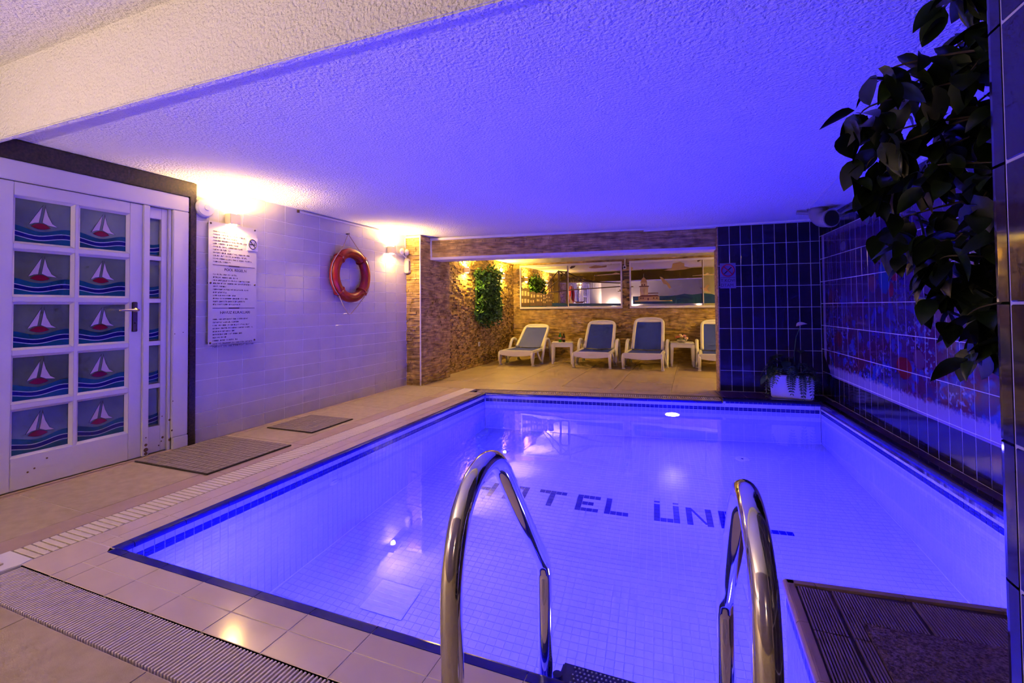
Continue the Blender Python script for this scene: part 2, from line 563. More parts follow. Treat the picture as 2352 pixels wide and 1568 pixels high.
# coping, left side: two rows of polished tiles, then the cobalt nosing
def coping_run(A, B, rows, pitch, m, parent, first=0.0, name='coping_tile', z=0.0, th=0.05):
    """tiles between A and B (pool edge line), rows given as (d0,d1) distance away from the pool"""
    A, B = Vector((A[0], A[1])), Vector((B[0], B[1]))
    u = (B - A).normalized()
    n = Vector((u.y, -u.x))                       # to the right of A->B = away from the water (polygon runs counter-clockwise)
    Ln = (B - A).length
    cuts = [0.0]
    s = first if first > 0.02 else pitch
    while s < Ln - 0.02:
        cuts.append(s)
        s += pitch
    cuts.append(Ln)
    for d0, d1 in rows:
        for a, b in zip(cuts[:-1], cuts[1:]):
            g = 0.002
            q = [A + u * (a + g) + n * (d0 + g), A + u * (a + g) + n * (d1 - g), A + u * (b - g) + n * (d1 - g), A + u * (b - g) + n * (d0 + g)]
            c = sum(q, Vector((0, 0))) / 4
            mb = MB().prism([(p.x - c.x, p.y - c.y) for p in q], -th, 0)
            mb.build(name, m, parent, bevel=0.0015, loc=(c.x, c.y, z), seg=1)

# pool outline, counter-clockwise
P = [(-2.74, 1.44), (0.36, 1.44), (0.36, 2.33), (1.68, 2.465), (1.42, 6.50), (-2.74, 5.885)]
ZW, ZF = -0.116, -1.46

def nosing_run(A, B, pitch, m, parent, first=0.0, z=0.0, h=0.028, out=0.035, name='nosing_tile', inset=0.018):
    """bullnose pieces along the pool edge, rounded towards the water"""
    A, B = Vector((A[0], A[1], 0)), Vector((B[0], B[1], 0))
    u = (B - A).normalized()
    n = Vector((-u.y, u.x, 0))                    # towards the water
    Ln = (B - A).length
    cuts = [0.0]
    s = first if first > 0.02 else pitch
    while s < Ln - 0.02:
        cuts.append(s)
        s += pitch
    cuts.append(Ln)
    prof = [(-out, -h), (-out, 0)] + [(inset - h * .6 + h * .6 * math.sin(w), -h * .6 + h * .6 * math.cos(w)) for w in (0, .4, .8, 1.2, PI / 2)] + [(inset, -h)]
    k = len(prof)
    for a, b in zip(cuts[:-1], cuts[1:]):
        g = 0.0015
        v = []
        for s in (a + g, b - g):
            for d, zz in prof:
                p = A + u * (s - (a + b) / 2) + n * d - A
                v.append((p.x, p.y, zz))
        mb = MB().add(v, [tuple(range(k)), tuple(range(2 * k - 1, k - 1, -1))] + [(i, k + i, k + (i + 1) % k, (i + 1) % k) for i in range(k)])
        c = A + u * ((a + b) / 2)
        mb.build(name, m, parent, loc=(c.x, c.y, z))

MB().box(-3.003, -2.745, 1.187, 5.9, -.05, -.0022).build('joint_bed', M['joint'], floor)
MB().box(-3.003, 0.355, 1.187, 1.435, -.05, -.0022).build('joint_bed', M['joint'], floor)
MB().box(-4.30, -3.21, -1.37, 6.13, -.05, -.0030).build('joint_bed', M['joint'], floor)
MB().box(-3.205, 2.04, -1.75, 0.995, -.05, -.0030).build('joint_bed', M['joint'], floor)
coping_run(P[5], P[0], [(0.035, 0.135), (0.135, 0.262)], 0.2605, M['coping'], floor, first=0.20)
coping_run(P[0], P[1], [(0.035, 0.135), (0.135, 0.255)], 0.3015, M['coping'], floor, first=0.107)
coping_run((0.33, 6.339), P[5], [(0.035, 0.10)], 0.30, M['coping'], floor)
nosing_run(P[5], P[0], 0.2605, M['nosing'], floor, first=0.20)
nosing_run(P[0], P[1], 0.3015, M['nosing'], floor, first=0.107)
nosing_run((0.33, 6.339), P[5], 0.30, M['nosing'], floor)
# corner coping between the two drains
MB().prism([(-3.001, 1.189), (-2.744, 1.189), (-2.744, 1.405), (-2.777, 1.436), (-3.001, 1.436)], -0.05, 0.0).build('coping_corner_tile', M['coping'], floor, bevel=0.0015, seg=1)

# raised plum ledge on the far right and along the picture wall
LZ = 0.040
led = MB().prism([(0.345, 6.345), (1.42, 6.505), (1.56, 6.60), (1.56, 6.98), (0.345, 6.88)], -0.05, LZ - 0.012)
ledge = structure(led.build('ledge', M['ledge']), 'low plum tiled ledge under the dark tiled wall')
nosing_run(P[4], (0.345, 6.341), 0.262, M['nosingdark'], ledge, z=LZ, h=0.040, inset=0.010, out=0.05)
coping_run(P[4], (0.345, 6.341), [(0.05, 0.50)], 0.262, M['ledge'], ledge, name='ledge_tile', z=LZ, th=0.01)
led2 = MB().prism([(1.68, 2.465), (1.88, 2.465), (1.62, 6.6), (1.42, 6.50)], -0.05, LZ - 0.012)
ledge2 = structure(led2.build('ledge_side', M['ledge']), 'low plum tiled ledge under the picture wall')
nosing_run(P[3], P[4], 0.262, M['nosingdark'], ledge2, z=LZ, h=0.040, inset=0.010, out=0.05)
coping_run(P[3], P[4], [(0.05, 0.165)], 0.262, M['ledge'], ledge2, name='ledge_tile', z=LZ, th=0.01)

# ------------------------------------------------------------------ pool shell
def pool_wall(name, A, B, label, singles):
    A, B = Vector((A[0], A[1], 0)), Vector((B[0], B[1], 0))
    d = B - A
    Ln = d.length
    ang = math.atan2(d.y, d.x)
    o = MB().box(0, Ln, -0.06, -0.004, ZF - 0.1, -0.028).build(name, M['poolgrout'])
    o.location = A
    o.rotation_euler = (0, 0, ang)
    structure(o, label)
    p = 0.053
    n = int(Ln / p)
    off = (Ln - n * p) / 2
    g = 0.0016
    # body tiles below the dark band, joined
    light = MB()
    rows = [(-0.0695, -0.0245)]
    z = -0.1125
    while z - p > ZF:
        rows.append((z - p + .001, z - .001))
        z -= p
    for z0, z1 in rows:
        for i in range(n):
            x0, x1 = off + i * p + g, off + (i + 1) * p - g
            light.add([(x0, -0.004, z0), (x1, -0.004, z0), (x1, -0.004, z1), (x0, -0.004, z1),
                       (x0, 0, z0), (x1, 0, z0), (x1, 0, z1), (x0, 0, z1)],
                      [(4, 5, 6, 7), (0, 1, 5, 4), (1, 2, 6, 5), (2, 3, 7, 6), (3, 0, 4, 7)])
    lt = light.build('white_mosaic', M['pooltile'], o)
    lt['kind'] = 'stuff'
    band = [(-0.0895, -0.0715), (-0.1110, -0.0915)]
    cells = [(off + i * p + g * 1.6, off + (i + 1) * p - g * 1.6, r) for r in band for i in range(n)]
    if singles:
        for r in band:
            h = r[1] - r[0]
            me = MB().box(-p / 2 + g * 1.6, p / 2 - g * 1.6, 0, 0.003, 0, h).mesh('band_mosaic', M['cobalt'])
            for i in range(n):
                put('band_mosaic', me, o, (off + (i + .5) * p, -0.002, r[0]))
    else:
        mb = MB()
        for x0, x1, r in cells:
            mb.box(x0, x1, -0.002, 0.001, *r)
        q = mb.build('band_mosaic', M['cobalt'], o)
        q['kind'] = 'stuff'
    return o

wl = pool_wall('wall_pool_left', P[5], P[0], 'left pool wall in pale mosaic with a cobalt double band', True)
wn = pool_wall('wall_pool_near', P[0], P[1], 'near pool wall in pale mosaic', False)
wpl = pool_wall('wall_pool_platform', P[1], P[2], 'pool wall below the side of the corner platform', False)
wp2 = pool_wall('wall_pool_platform_end', P[2], P[3], 'pool wall below the end of the corner platform', False)
wr = pool_wall('wall_pool_right', P[3], P[4], 'right pool wall in pale mosaic with a cobalt double band', True)
wf = pool_wall('wall_pool_far', P[4], P[5], 'far pool wall in pale mosaic with a cobalt double band', False)
# cobalt mosaic row under the plum ledge nosing
def blue_row(A, B, parent, name='edge_mosaic'):
    A, B = Vector((A[0], A[1], 0)), Vector((B[0], B[1], 0))
    n = int((B - A).length / 0.053)
    me = MB().box(-0.0252, 0.0252, 0, 0.004, -0.0225, 0.0).mesh(name, M['cobalt'])
    Ln = (B - A).length
    for i in range(n):
        put(name, me, parent, ((i + .5) * 0.053, 0.0, 0.0))
blue_row(P[3], P[4], wr)
blue_row(P[4], (0.345, 6.341), wf)
# pieces of wall above the bed between ledge and water line on those two sides
MB().box(0, (Vector(P[4]) - Vector(P[3])).length, -0.06, -0.002, -0.03, 0.0).build('edge_backing', M['poolgrout'], wr)
MB().box(0, 1.085, -0.06, -0.002, -0.03, 0.0).build('edge_backing', M['poolgrout'], wf)

# pool floor: mosaic grid turned by 4 degrees, lettering in cobalt pieces
FA = math.atan(0.07)
pf = MB().prism([(x, y) for x, y in [(-2.80, 1.38), (0.42, 1.38), (0.42, 2.28), (1.75, 2.42), (1.48, 6.58), (-2.80, 5.95)]], ZF - 0.15, ZF - 0.004)
pool_floor = structure(pf.build('floor_pool', M['poolgrout']), 'pale mosaic pool floor lettered in cobalt tiles')
LET = {'H': ['1001', '1001', '1111', '1001', '1001'], 'O': ['1111', '1001', '1001', '1001', '1111'],
       'T': ['11111', '00100', '00100', '00100', '00100'], 'E': ['1111', '1000', '1110', '1000', '1111'],
       'L': ['1000', '1000', '1000', '1000', '1111'], 'U': ['1001', '1001', '1001', '1001', '1111'],
       'N': ['1001', '1001', '1001', '1001', '1001'], 'A': ['1111', '1001', '1111', '1001', '1001']}
CELL = 0.0545
U0, V0 = -0.755, 4.520
dark = {}
for ch, c0 in (('H', -19), ('O', -13), ('T', -7), ('E', 0), ('L', 5), ('U', 13), ('N', 18), ('A', 23), ('L', 29)):
    for r, row in enumerate(LET[ch]):
        for c, bit in enumerate(row):
            if bit == '1':
                dark[(c0 + c, -r - 1)] = 1
def inside(x, y, poly):
    c = False
    for i in range(len(poly)):
        x0, y0 = poly[i]
        x1, y1 = poly[i - 1]
        if (y0 > y) != (y1 > y) and x < (x1 - x0) * (y - y0) / (y1 - y0) + x0:
            c = not c
    return c
PX = [(-2.775, 1.405), (0.325, 1.405), (0.325, 2.36), (1.715, 2.50), (1.45, 6.54), (-2.775, 5.92)]
ca, sa = math.cos(FA), math.sin(FA)
w2 = lambda u, v: (ca * u - sa * v, sa * u + ca * v)
ft = MB()
cell_me = MB().box(-CELL / 2 + .002, CELL / 2 - .002, -CELL / 2 + .002, CELL / 2 - .002, 0, 0.005).mesh('letter_mosaic', M['cobalt'])
for i in range(-45, 60):
    for j in range(-70, 42):
        u, v = U0 + (i + .5) * CELL, V0 + (j + .5) * CELL
        x, y = w2(u, v)
        if not inside(x, y, PX):
            continue
        if (i, j) in dark:
            put('letter_mosaic', cell_me, pool_floor, (x, y, ZF - 0.004), (0, 0, FA))
            continue
        h = CELL / 2 - .0015
        q = [w2(u - h, v - h), w2(u + h, v - h), w2(u + h, v + h), w2(u - h, v + h)]
        ft.add([(a, b, ZF - .004) for a, b in q] + [(a, b, ZF) for a, b in q],
               [(4, 5, 6, 7), (0, 1, 5, 4), (1, 2, 6, 5), (2, 3, 7, 6), (3, 0, 4, 7)])
ftm = ft.build('white_mosaic', M['pooltile'], pool_floor)
ftm['kind'] = 'stuff'
# the slanting pieces of the N and the two dots of the U
for k in range(4):
    x, y = w2(U0 + (18 + 1.05 + k * .55) * CELL, V0 - (0.75 + k * 1.05) * CELL)
    MB().box(-.010, .010, -.034, .034, 0, .006).build('letter_mosaic', M['cobalt'], pool_floor, loc=(x, y, ZF - .002), rot=(0, 0, FA + .50))
for c in (13.5, 16.5):
    x, y = w2(U0 + c * CELL, V0 + 0.75 * CELL)
    MB().box(-.025, .025, -.012, .012, 0, .006).build('letter_mosaic', M['cobalt'], pool_floor, loc=(x, y, ZF - .002), rot=(0, 0, FA))

# drain grille, main drain and inlets
g = thing('drain_grille', 'square pale drain grille on the pool floor near the left side', 'drain', (-1.96, 2.66, ZF), FA)
MB().box(-.16, .16, -.14, .14, 0.0, .006).build('frame', M['fitting'], g, bevel=.003)
for k in range(7):
    MB().box(-.15, .15, -.12 + k * .04 - .012, -.12 + k * .04 + .012, .006, .012).build('bar', M['fitting'], g)
d = thing('main_drain', 'small round drain cover on the pool floor towards the far wall', 'drain', (0.50, 5.78, ZF))
MB().lathe([(.075, 0), (.075, .006), (.055, .014), (.02, .016)], 24).build('cover', M['fitting'], d, smooth=False)
MB().lathe([(.014, .0155), (.014, .019)], 12).build('screw', M['stud'], d)
d = thing('floor_inlet', 'small round inlet on the pool floor left of the lettering', 'inlet', (-1.99, 3.44, ZF))
MB().lathe([(.045, 0), (.045, .006), (.03, .012)], 20).build('cover', M['fitting'], d)
MB().lathe([(.012, .012), (.012, .015)], 12).build('nozzle', M['fitting'], d)
d = thing('wall_inlet', 'round white inlet fitting low on the left pool wall', 'inlet', (-2.74, 2.96, -0.38))
MB().lathe([(.05, 0), (.05, .008), (.03, .016)], 24, axis='x').build('flange', M['fitting'], d)
MB().lathe([(.016, .016), (.016, .024)], 14, axis='x').build('nozzle', M['fitting'], d)

# water
wat = MB()
wat.v = [(x, y, ZW) for x, y in P]
wat.f = [tuple(range(6))]
water = tag(wat.build('pool_water', M['water']), 'clear still blue water filling the swimming pool', 'water', kind='stuff')

# underwater lamps: the far one shows, the others are added unseen for even blue light
def pool_lamp(loc, nrm, label, power, shown=False, size=.17):
    nrm = Vector(nrm).normalized()
    q = Vector((0, 0, 1)).rotation_difference(nrm)
    t = thing('pool_lamp', label, 'lamp', loc)
    t.rotation_mode = 'QUATERNION'
    t.rotation_quaternion = q
    MB().lathe([(.115, 0), (.115, .012), (.095, .022), (.085, .022)], 28).build('rim', M['fitting'], t)
    MB().lathe([(.083, .010), (.083, .020), (.06, .028), (.02, .031)], 24).build('lens', M['poollens'], t)
    L = bpy.data.lights.new('pool_lamp_light', 'AREA')
    L.shape = 'DISK'
    L.size = size
    L.color = BLUE
    L.energy = power
    lo = bpy.data.objects.new('pool_lamp_light', L)
    COL.objects.link(lo)
    lo.parent = t
    lo.location = (0, 0, .05)
    lo.rotation_euler = (PI, 0, 0)
    return t
pool_lamp((-0.264, 6.243, -0.385), (0.149, -1, 0), 'round glowing underwater lamp on the far pool wall', P_POOL * .9, True)
pool_lamp((-2.05, 1.445, -0.55), (0, 1, 0), 'unseen underwater lamp added low in the near pool wall, left of the ladder', P_POOL * .85)
pool_lamp((0.365, 1.90, -0.75), (-1, 0.02, 0), 'unseen underwater lamp added in the pool wall below the corner platform', P_POOL * .55)
pool_lamp((1.02, 2.40, -0.55), (-.1, 1, 0), 'unseen underwater lamp added in the end wall below the corner platform', P_POOL)

# ------------------------------------------------------------------ drains beside the pool
t = tag(MB().box(-3.208, -3.000, 1.245, 6.15, -0.049, -0.030).build('overflow_grate', M['gully']), 'cream plastic slatted overflow drain along the left pool side', 'grate')
sl = MB().box(-.098, .098, -.0135, .0135, -.03, 0).mesh('slat', M['gratewhite'], bevel=.0015, seg=1)
n = 140
for k in range(n):
    put('slat', sl, t, (-3.104, 1.258 + k * .035, 0.001), (0, 0, random.uniform(-.006, .006)))
MB().box(-3.060, -3.050, 1.25, 6.14, -.03, -.004).build('rib', M['gratewhite'], t)
MB().box(-3.150, -3.140, 1.25, 6.14, -.03, -.004).build('rib', M['gratewhite'], t)
MB().prism([(-3.208, 1.05), (-3.01, 1.05), (-2.985, 1.185), (-3.0, 1.235), (-3.208, 1.235)], -.045, .004).build('end_cover', M['trimwhite'], t, bevel=.003)
MB().box(-3.16, -3.06, 1.13, 1.155, .004, .012).build('cover_clip', M['gratewhite'], t, bevel=.002)

t = tag(MB().box(-2.962, 0.36, 1.003, 1.183, -0.049, -0.034).build('near_drain_grate', M['gully']), 'pale slatted drain grate across the near pool deck', 'grate')
sl = MB().box(-.0040, .0040, -.088, .088, -.034, 0).mesh('slat', M['grategrey'], bevel=.001, seg=1)
n = 200
for k in range(n):
    put('slat', sl, t, (-2.955 + k * .0166, 1.093, 0.0), (0, random.uniform(-.03, .03), 0))
for yy in (1.04, 1.146):
    MB().box(-2.97, 0.36, yy - .004, yy + .004, -.034, -.008).build('rib', M['grategrey'], t)

fg = thing('far_drain_grate', 'fine slatted drain grate along the far pool edge', 'grate', (0.33, 6.455, 0), math.atan2(-.15, -1))
b = MB().box(0, 3.25, -.012, .17, -.049, -.03).build('channel', M['gully'], fg)
mb = MB()
for k in range(128):
    mb.box(k * .0255 + .002, k * .0255 + .019, -.165, .0, -.03, 0)
fg.location = (0.33, 6.42, 0)
q = mb.build('slat', M['coping'], fg)
q['kind'] = 'stuff'
b.data.transform(Matrix.Scale(-1, 4, (0, 1, 0)))

# ------------------------------------------------------------------ corner platform with ribbed tiles
pl = MB().prism([(0.36, 1.40), (1.95, 1.40), (1.95, 2.46), (0.36, 2.31)], -0.05, -0.012)
plat = structure(pl.build('floor_platform', M['ribgroove']), 'ribbed dark tile platform in the pool corner')
# nosing strips in pieces
nosing_run((0.36, 1.44), (0.36, 2.33), 0.30, M['platedge'], plat, h=.03, inset=.012, out=.03)
nosing_run((0.36, 2.33), (1.68, 2.465), 0.32, M['platedge'], plat, first=.11, h=.03, inset=.012, out=.03)
# ribs: fine lines running in y, in slabs
def ribs(x0, x1, y0a, y1a, pitch, parent):
    n = int((x1 - x0) / pitch)
    mb = MB()
    for k in range(n):
        a = x0 + k * pitch
        mb.box(a, a + pitch * .55, y0a, y1a, -.012, 0.0)
    o = mb.build('ribbed_tile', M['ribtile'], parent)
    return o
for x0, x1 in ((.40, .52), (.526, .80), (.806, 1.11), (1.116, 1.42), (1.426, 1.70)):
    for y0, y1 in ((1.41, 1.70), (1.706, 2.00), (2.006, 2.285 + (x0 - .36) * .09)):
        ribs(x0, x1, y0, y1, .0102, plat)
cm = tag(MB().prism([(.575, 1.62), (1.75, 1.62), (1.75, 2.16), (.575, 2.085)], 0.0005, 0.014).build('carpet_mat', M['carpet'], bevel=.003), 'dark speckled carpet mat on the ribbed corner platform', 'mat')

# ------------------------------------------------------------------ white tiled wall on the left
wallL = structure(MB().box(-4.45, XW - 0.0022, 2.80, 6.12, -0.05, 2.40).build('wall_left', M['wallgrout']), 'white tiled wall with sconces')
ys = [2.806] + [3.024 + .256 * k for k in range(12)] + [6.105]
zs = [0.0] + [0.1225 + .1465 * k for k in range(16)]
zs = [z for z in zs if z < 2.30] + [2.355]
cache = {}
for i in range(len(ys) - 1):
    for j in range(len(zs) - 1):
        w, h = ys[i + 1] - ys[i], zs[j + 1] - zs[j]
        if w < .02 or h < .02:
            continue
        key = (round(w, 3), round(h, 3))
        if key not in cache:
            cache[key] = MB().box(-.006, 0, -w / 2 + .0024, w / 2 - .0024, -h / 2 + .0024, h / 2 - .0024).mesh('wall_tile', M['walltile'], bevel=.001, seg=1)
        put('wall_tile', cache[key], wallL, (XW + random.uniform(-.0005, .0005), (ys[i] + ys[i + 1]) / 2, (zs[j] + zs[j + 1]) / 2),
            (0, random.uniform(-.005, .005), random.uniform(-.004, .004)))

# wall around the door and the room behind the camera
wdoor = structure(MB().box(-4.60, -4.32, -1.75, 2.81, -0.05, 2.80).build('wall_door', M['rear']), 'wall holding the glazed door')
MB().box(-4.32, -4.205, -1.75, 1.18, -.05, 2.80).build('wall_lining', M['rear'], wdoor)
MB().box(-4.32, -4.205, 1.18, YS + .02, 2.358, 2.80).build('wall_lining', M['rear'], wdoor)
rear = structure(MB().box(-4.6, 2.3, -1.85, -1.70, -0.05, 2.80).build('wall_rear', M['rear']), 'wall behind the near deck')
wrn = structure(MB().box(2.05, 2.3, -1.75, 2.45, -0.05, 2.80).build('wall_right_near', M['rear']), 'side wall of the near deck')
t1 = structure(MB().box(-4.32, -4.185, 1.10, 2.806, 2.222, 2.356).build('trim_1', M['granite'], bevel=.003), 'dark granite strip above the glazed door')
t2 = structure(MB().box(-4.32, -4.185, 2.748, 2.806, -.045, 2.222).build('trim_2', M['granite'], bevel=.003), 'dark granite strip beside the glazed door')

# door casing
cas = structure(MB().box(-4.32, -4.195, 1.18, 2.746, 2.085, 2.220).build('trim_3', M['doorpaint'], bevel=.005), 'white painted door casing')
MB().box(-4.32, -4.195, 2.612, 2.746, 0.105, 2.083).build('jamb', M['doorpaint'], cas, bevel=.005)
MB().box(-4.32, -4.190, 2.620, 2.746, 0.0, 0.103).build('plinth_block', M['doorpaint'], cas, bevel=.005)
MB().box(-4.32, -4.215, 2.588, 2.610, 0.0, 2.083).build('inner_jamb', M['doorpaint'], cas, bevel=.004)
MB().box(-4.32, -4.195, 1.18, 1.395, 0.0, 2.083).build('jamb', M['doorpaint'], cas, bevel=.005)
MB().box(-4.32, -4.180, 1.18, 2.62, -.049, 0.006).build('threshold', M['deckborder'], cas, bevel=.003)
for yy, zz, r in ((2.605, .26, .010), (2.612, .17, .008), (2.606, .09, .012), (2.63, 1.0, .004), (2.70, 1.01, .004), (2.618, .42, .005)):
    MB().lathe([(r, 0), (r * .8, .003)], 8, axis='x').build('rust_chip', M['rust'], cas, loc=(-4.2145 if yy < 2.612 else -4.195, yy, zz))

# sailboat pane artwork, shared by every pane; local y across, z up, centred
def quadstrip(top, bot, x=0.0):
    v = [(x, a, b) for a, b in top] + [(x, a, b) for a, b in bot]
    n = len(top)
    return v, [(i, i + 1, n + i + 1, n + i) for i in range(n - 1)]

def plate(poly, x0, x1):
    mb = MB()
    n = len(poly)
    mb.add([(x0, a, b) for a, b in poly] + [(x1, a, b) for a, b in poly],
           [tuple(range(n - 1, -1, -1)), tuple(range(n, 2 * n))] + [(i, (i + 1) % n, n + (i + 1) % n, n + i) for i in range(n)])
    return mb

def make_pane_meshes(w, h, y_shift=0.0, clip=None):
    """meshes for the picture in a pane of width w, height h; clip=(lo,hi) keeps a slice of the width"""
    s = {}
    lo, hi = (-w / 2, w / 2) if clip is None else clip
    ts = [lo + (hi - lo) * i / 12 for i in range(13)]
    def cv(base, amp, ph):
        return [(t, base * h - h / 2 + amp * h * math.cos((t / w) * 2 * PI * .95 + ph)) for t in ts]
    a = cv(.335, .060, -2.75)
    b = cv(.225, .048, -2.45)
    b2 = [(p, q - .016 * h) for p, q in b]
    c = cv(.115, .042, -2.55)
    c2 = [(p, q - .016 * h) for p, q in c]
    bottom = [(t, -h / 2) for t in ts]
    def strip(top, bot, x0, x1):
        return plate(top + bot[::-1], x0, x1)
    s['wave'] = strip(a, b, 0, .0010).mesh('wave', M['wave1'])
    s['wave_line'] = strip(b, b2, 0, .0014).mesh('wave_line', M['waveline'])
    s['deep_wave'] = strip(b2, c, 0, .0010).mesh('deep_wave', M['wave2'])
    s['lower_wave_line'] = strip(c, c2, 0, .0014).mesh('lower_wave_line', M['waveline'])
    s['low_wave'] = strip(c2, bottom, 0, .0010).mesh('low_wave', M['wave1'])
    if clip is None:
        q = lambda x, z: ((x - .5) * w, (z - .5) * h)
        hull = [q(.27, .385)] + [q(.27 + .36 * i / 8, .395 + .085 * math.sin(PI * i / 8)) for i in range(1, 8)] + [q(.63, .385)] + [q(.63 - .36 * i / 6, .385 - .055 * math.sin(PI * i / 6)) for i in range(1, 6)]
        s['hull'] = plate(hull, 0, .0012).mesh('hull', M['hull'])
        s1 = [q(.475, .90), q(.235, .42), q(.34, .475), q(.415, .49)]
        s2 = [q(.53, .89), q(.58, .68), q(.66, .50), q(.76, .425), q(.58, .445), q(.475, .505)]
        s['left_sail'] = plate(s1, 0, .0012).mesh('left_sail', M['sail'])
        s['right_sail'] = plate(s2, 0, .0012).mesh('right_sail', M['sail'])
        mb = MB()
        for poly in (s1, s2, hull):
            mb.tube([(.0012, a_, b_) for a_, b_ in poly], .0011, 5, closed=True)
        mb.tube([(.0012, *q(.475, .90)), (.0012, *q(.49, .93))], .0011, 5)
        mb.tube([(.0012, *q(.53, .89)), (.0012, *q(.53, .93))], .0011, 5)
        s['lead_line'] = mb.mesh('lead_line', M['outline'])
    return s

# the door leaf
door = thing('door_1', 'white glazed door with ten sailboat panes beside the dark granite strip', 'door', (-4.215, 1.40, 0.0))
door['kind'] = 'structure'
DX0, DX1 = -.045, 0.0
pw, ph = .296, .292
py = [.228, .580]                       # pane starts along the leaf
pz = [1.682, 1.322, .962, .602, .242]
xs_ = [0.0, .205, .205 + 0, .985]
MB().box(DX0, DX1, 0.0, .212, .012, 2.080).build('stile', M['doorpaint'], door, bevel=.003)
MB().box(DX0, DX1, .892, .985, .012, 2.080).build('stile', M['doorpaint'], door, bevel=.003)
MB().box(DX0, DX1, .212, .892, 1.990, 2.080).build('top_rail', M['doorpaint'], door, bevel=.003)
MB().box(DX0, DX1, .212, .892, .012, .226).build('bottom_rail', M['doorpaint'], door, bevel=.003)
MB().box(DX0, DX1, .540, .564, .226, 1.990).build('mullion', M['doorpaint'], door, bevel=.003)
for z in pz[:-1]:
    MB().box(DX0, DX1 - .001, .212, .892, z - .052, z - .016).build('muntin', M['doorpaint'], door, bevel=.003)
art = make_pane_meshes(pw, ph)
pane_me = MB().box(-.003, 0, -pw / 2 - .01, pw / 2 + .01, -ph / 2 - .01, ph / 2 + .01).mesh('pane', M['pane'])
# mitred glazing bead: slopes from the leaf face down to the glass
def bead_mesh(w, h, t=.016, dpt=.026):
    mb = MB()
    o_ = [(-w / 2 - t, -h / 2 - t), (w / 2 + t, -h / 2 - t), (w / 2 + t, h / 2 + t), (-w / 2 - t, h / 2 + t)]
    i_ = [(-w / 2, -h / 2), (w / 2, -h / 2), (w / 2, h / 2), (-w / 2, h / 2)]
    v = [(dpt, a, b) for a, b in o_] + [(.004, a, b) for a, b in i_] + [(-.004, a, b) for a, b in o_]
    f = []
    for k in range(4):
        k2 = (k + 1) % 4
        f += [(k, k2, 4 + k2, 4 + k), (8 + k, 4 + k, 4 + k2, 8 + k2)]
    mb.add(v, f)
    return mb.mesh('glazing_bead', M['doorpaint'])
bead_me = bead_mesh(pw, ph)
def add_pane(root, yc, zc, x, me, art_, bead):
    p_ = put('pane', me, root, (x, yc, zc))
    for k, m_ in art_.items():
        put(k, m_, p_, (0.0004, 0, 0))
    put('glazing_bead', bead, p_, (0, 0, 0))
for y in py:
    for z in pz:
        add_pane(door, y + pw / 2, z + ph / 2, -.028, pane_me, art, bead_me)
# meeting strip, hinges, handle
MB().box(-.05, .018, .985, 1.030, .012, 2.080).build('astragal', M['doorpaint'], door, bevel=.003)
for zz, r in ((.10, .012), (.06, .018), (.03, .014), (.16, .006)):
    MB().lathe([(r, 0), (r * .8, .002)], 8, axis='x').build('rust_chip', M['rust'], door, loc=(.018, 1.012, zz))
for yy, zz in ((.30, .135), (.335, .15), (.40, .20)):
    MB().lathe([(.006, 0), (.005, .002)], 8, axis='x').build('screw_hole', M['rust'], door, loc=(0, yy, zz - .02))
hp = MB().box(0, .008, -.020, .020, -.14, .10).build('handle_plate', M['bronze'], door, bevel=.007, loc=(0, .930, 1.175))
MB().tube([(.0, 0, .035), (.05, 0, .035), (.058, -.02, .035), (.058, -.12, .033), (.050, -.135, .033)], [.010, .010, .010, .008, .010], 10).build('lever', M['brass'], hp, smooth=True)
MB().lathe([(.017, .006), (.017, .014), (.012, .018)], 14, c=(0, 0, .035), axis='x').build('rosette', M['brass'], hp)
MB().lathe([(.006, .008), (.006, .010)], 10, c=(0, 0, -.07), axis='x').build('keyhole', M['black'], hp)

# narrow side leaf
side = thing('door_2', 'narrow white side leaf with five cut-off wave panes beside the main door', 'door', (-4.235, 2.432, 0.0))
side['kind'] = 'structure'
MB().box(-.045, 0, 0.0, .016, .012, 2.08).build('stile', M['doorpaint'], side, bevel=.003)
MB().box(-.045, 0, .108, .155, .012, 2.08).build('stile', M['doorpaint'], side, bevel=.003)
MB().box(-.045, 0, .016, .108, 1.985, 2.08).build('top_rail', M['doorpaint'], side, bevel=.003)
MB().box(-.045, 0, .016, .108, .012, .228).build('bottom_rail', M['doorpaint'], side, bevel=.003)
for z in pz[:-1]:
    MB().box(-.045, -.001, .016, .108, z - .052, z - .016).build('muntin', M['doorpaint'], side, bevel=.003)
sw = .088
art2 = {}
full = make_pane_meshes(pw, ph, clip=(-sw / 2, sw / 2))
pane2 = MB().box(-.003, 0, -sw / 2, sw / 2, -ph / 2 - .01, ph / 2 + .01).mesh('pane', M['pane'])
for z in pz:
    p_ = put('pane', pane2, side, (-.026, .062, z + ph / 2))
    for k, m_ in full.items():
        put(k, m_, p_, (.0004, 0, 0))
for zz, yy, r in ((.12, .13, .010), (.06, .10, .006), (.09, .12, .006), (.30, .125, .005)):
    MB().lathe([(r, 0), (r * .8, .002)], 8, axis='x').build('rust_chip', M['rust'], side, loc=(0, yy, zz))

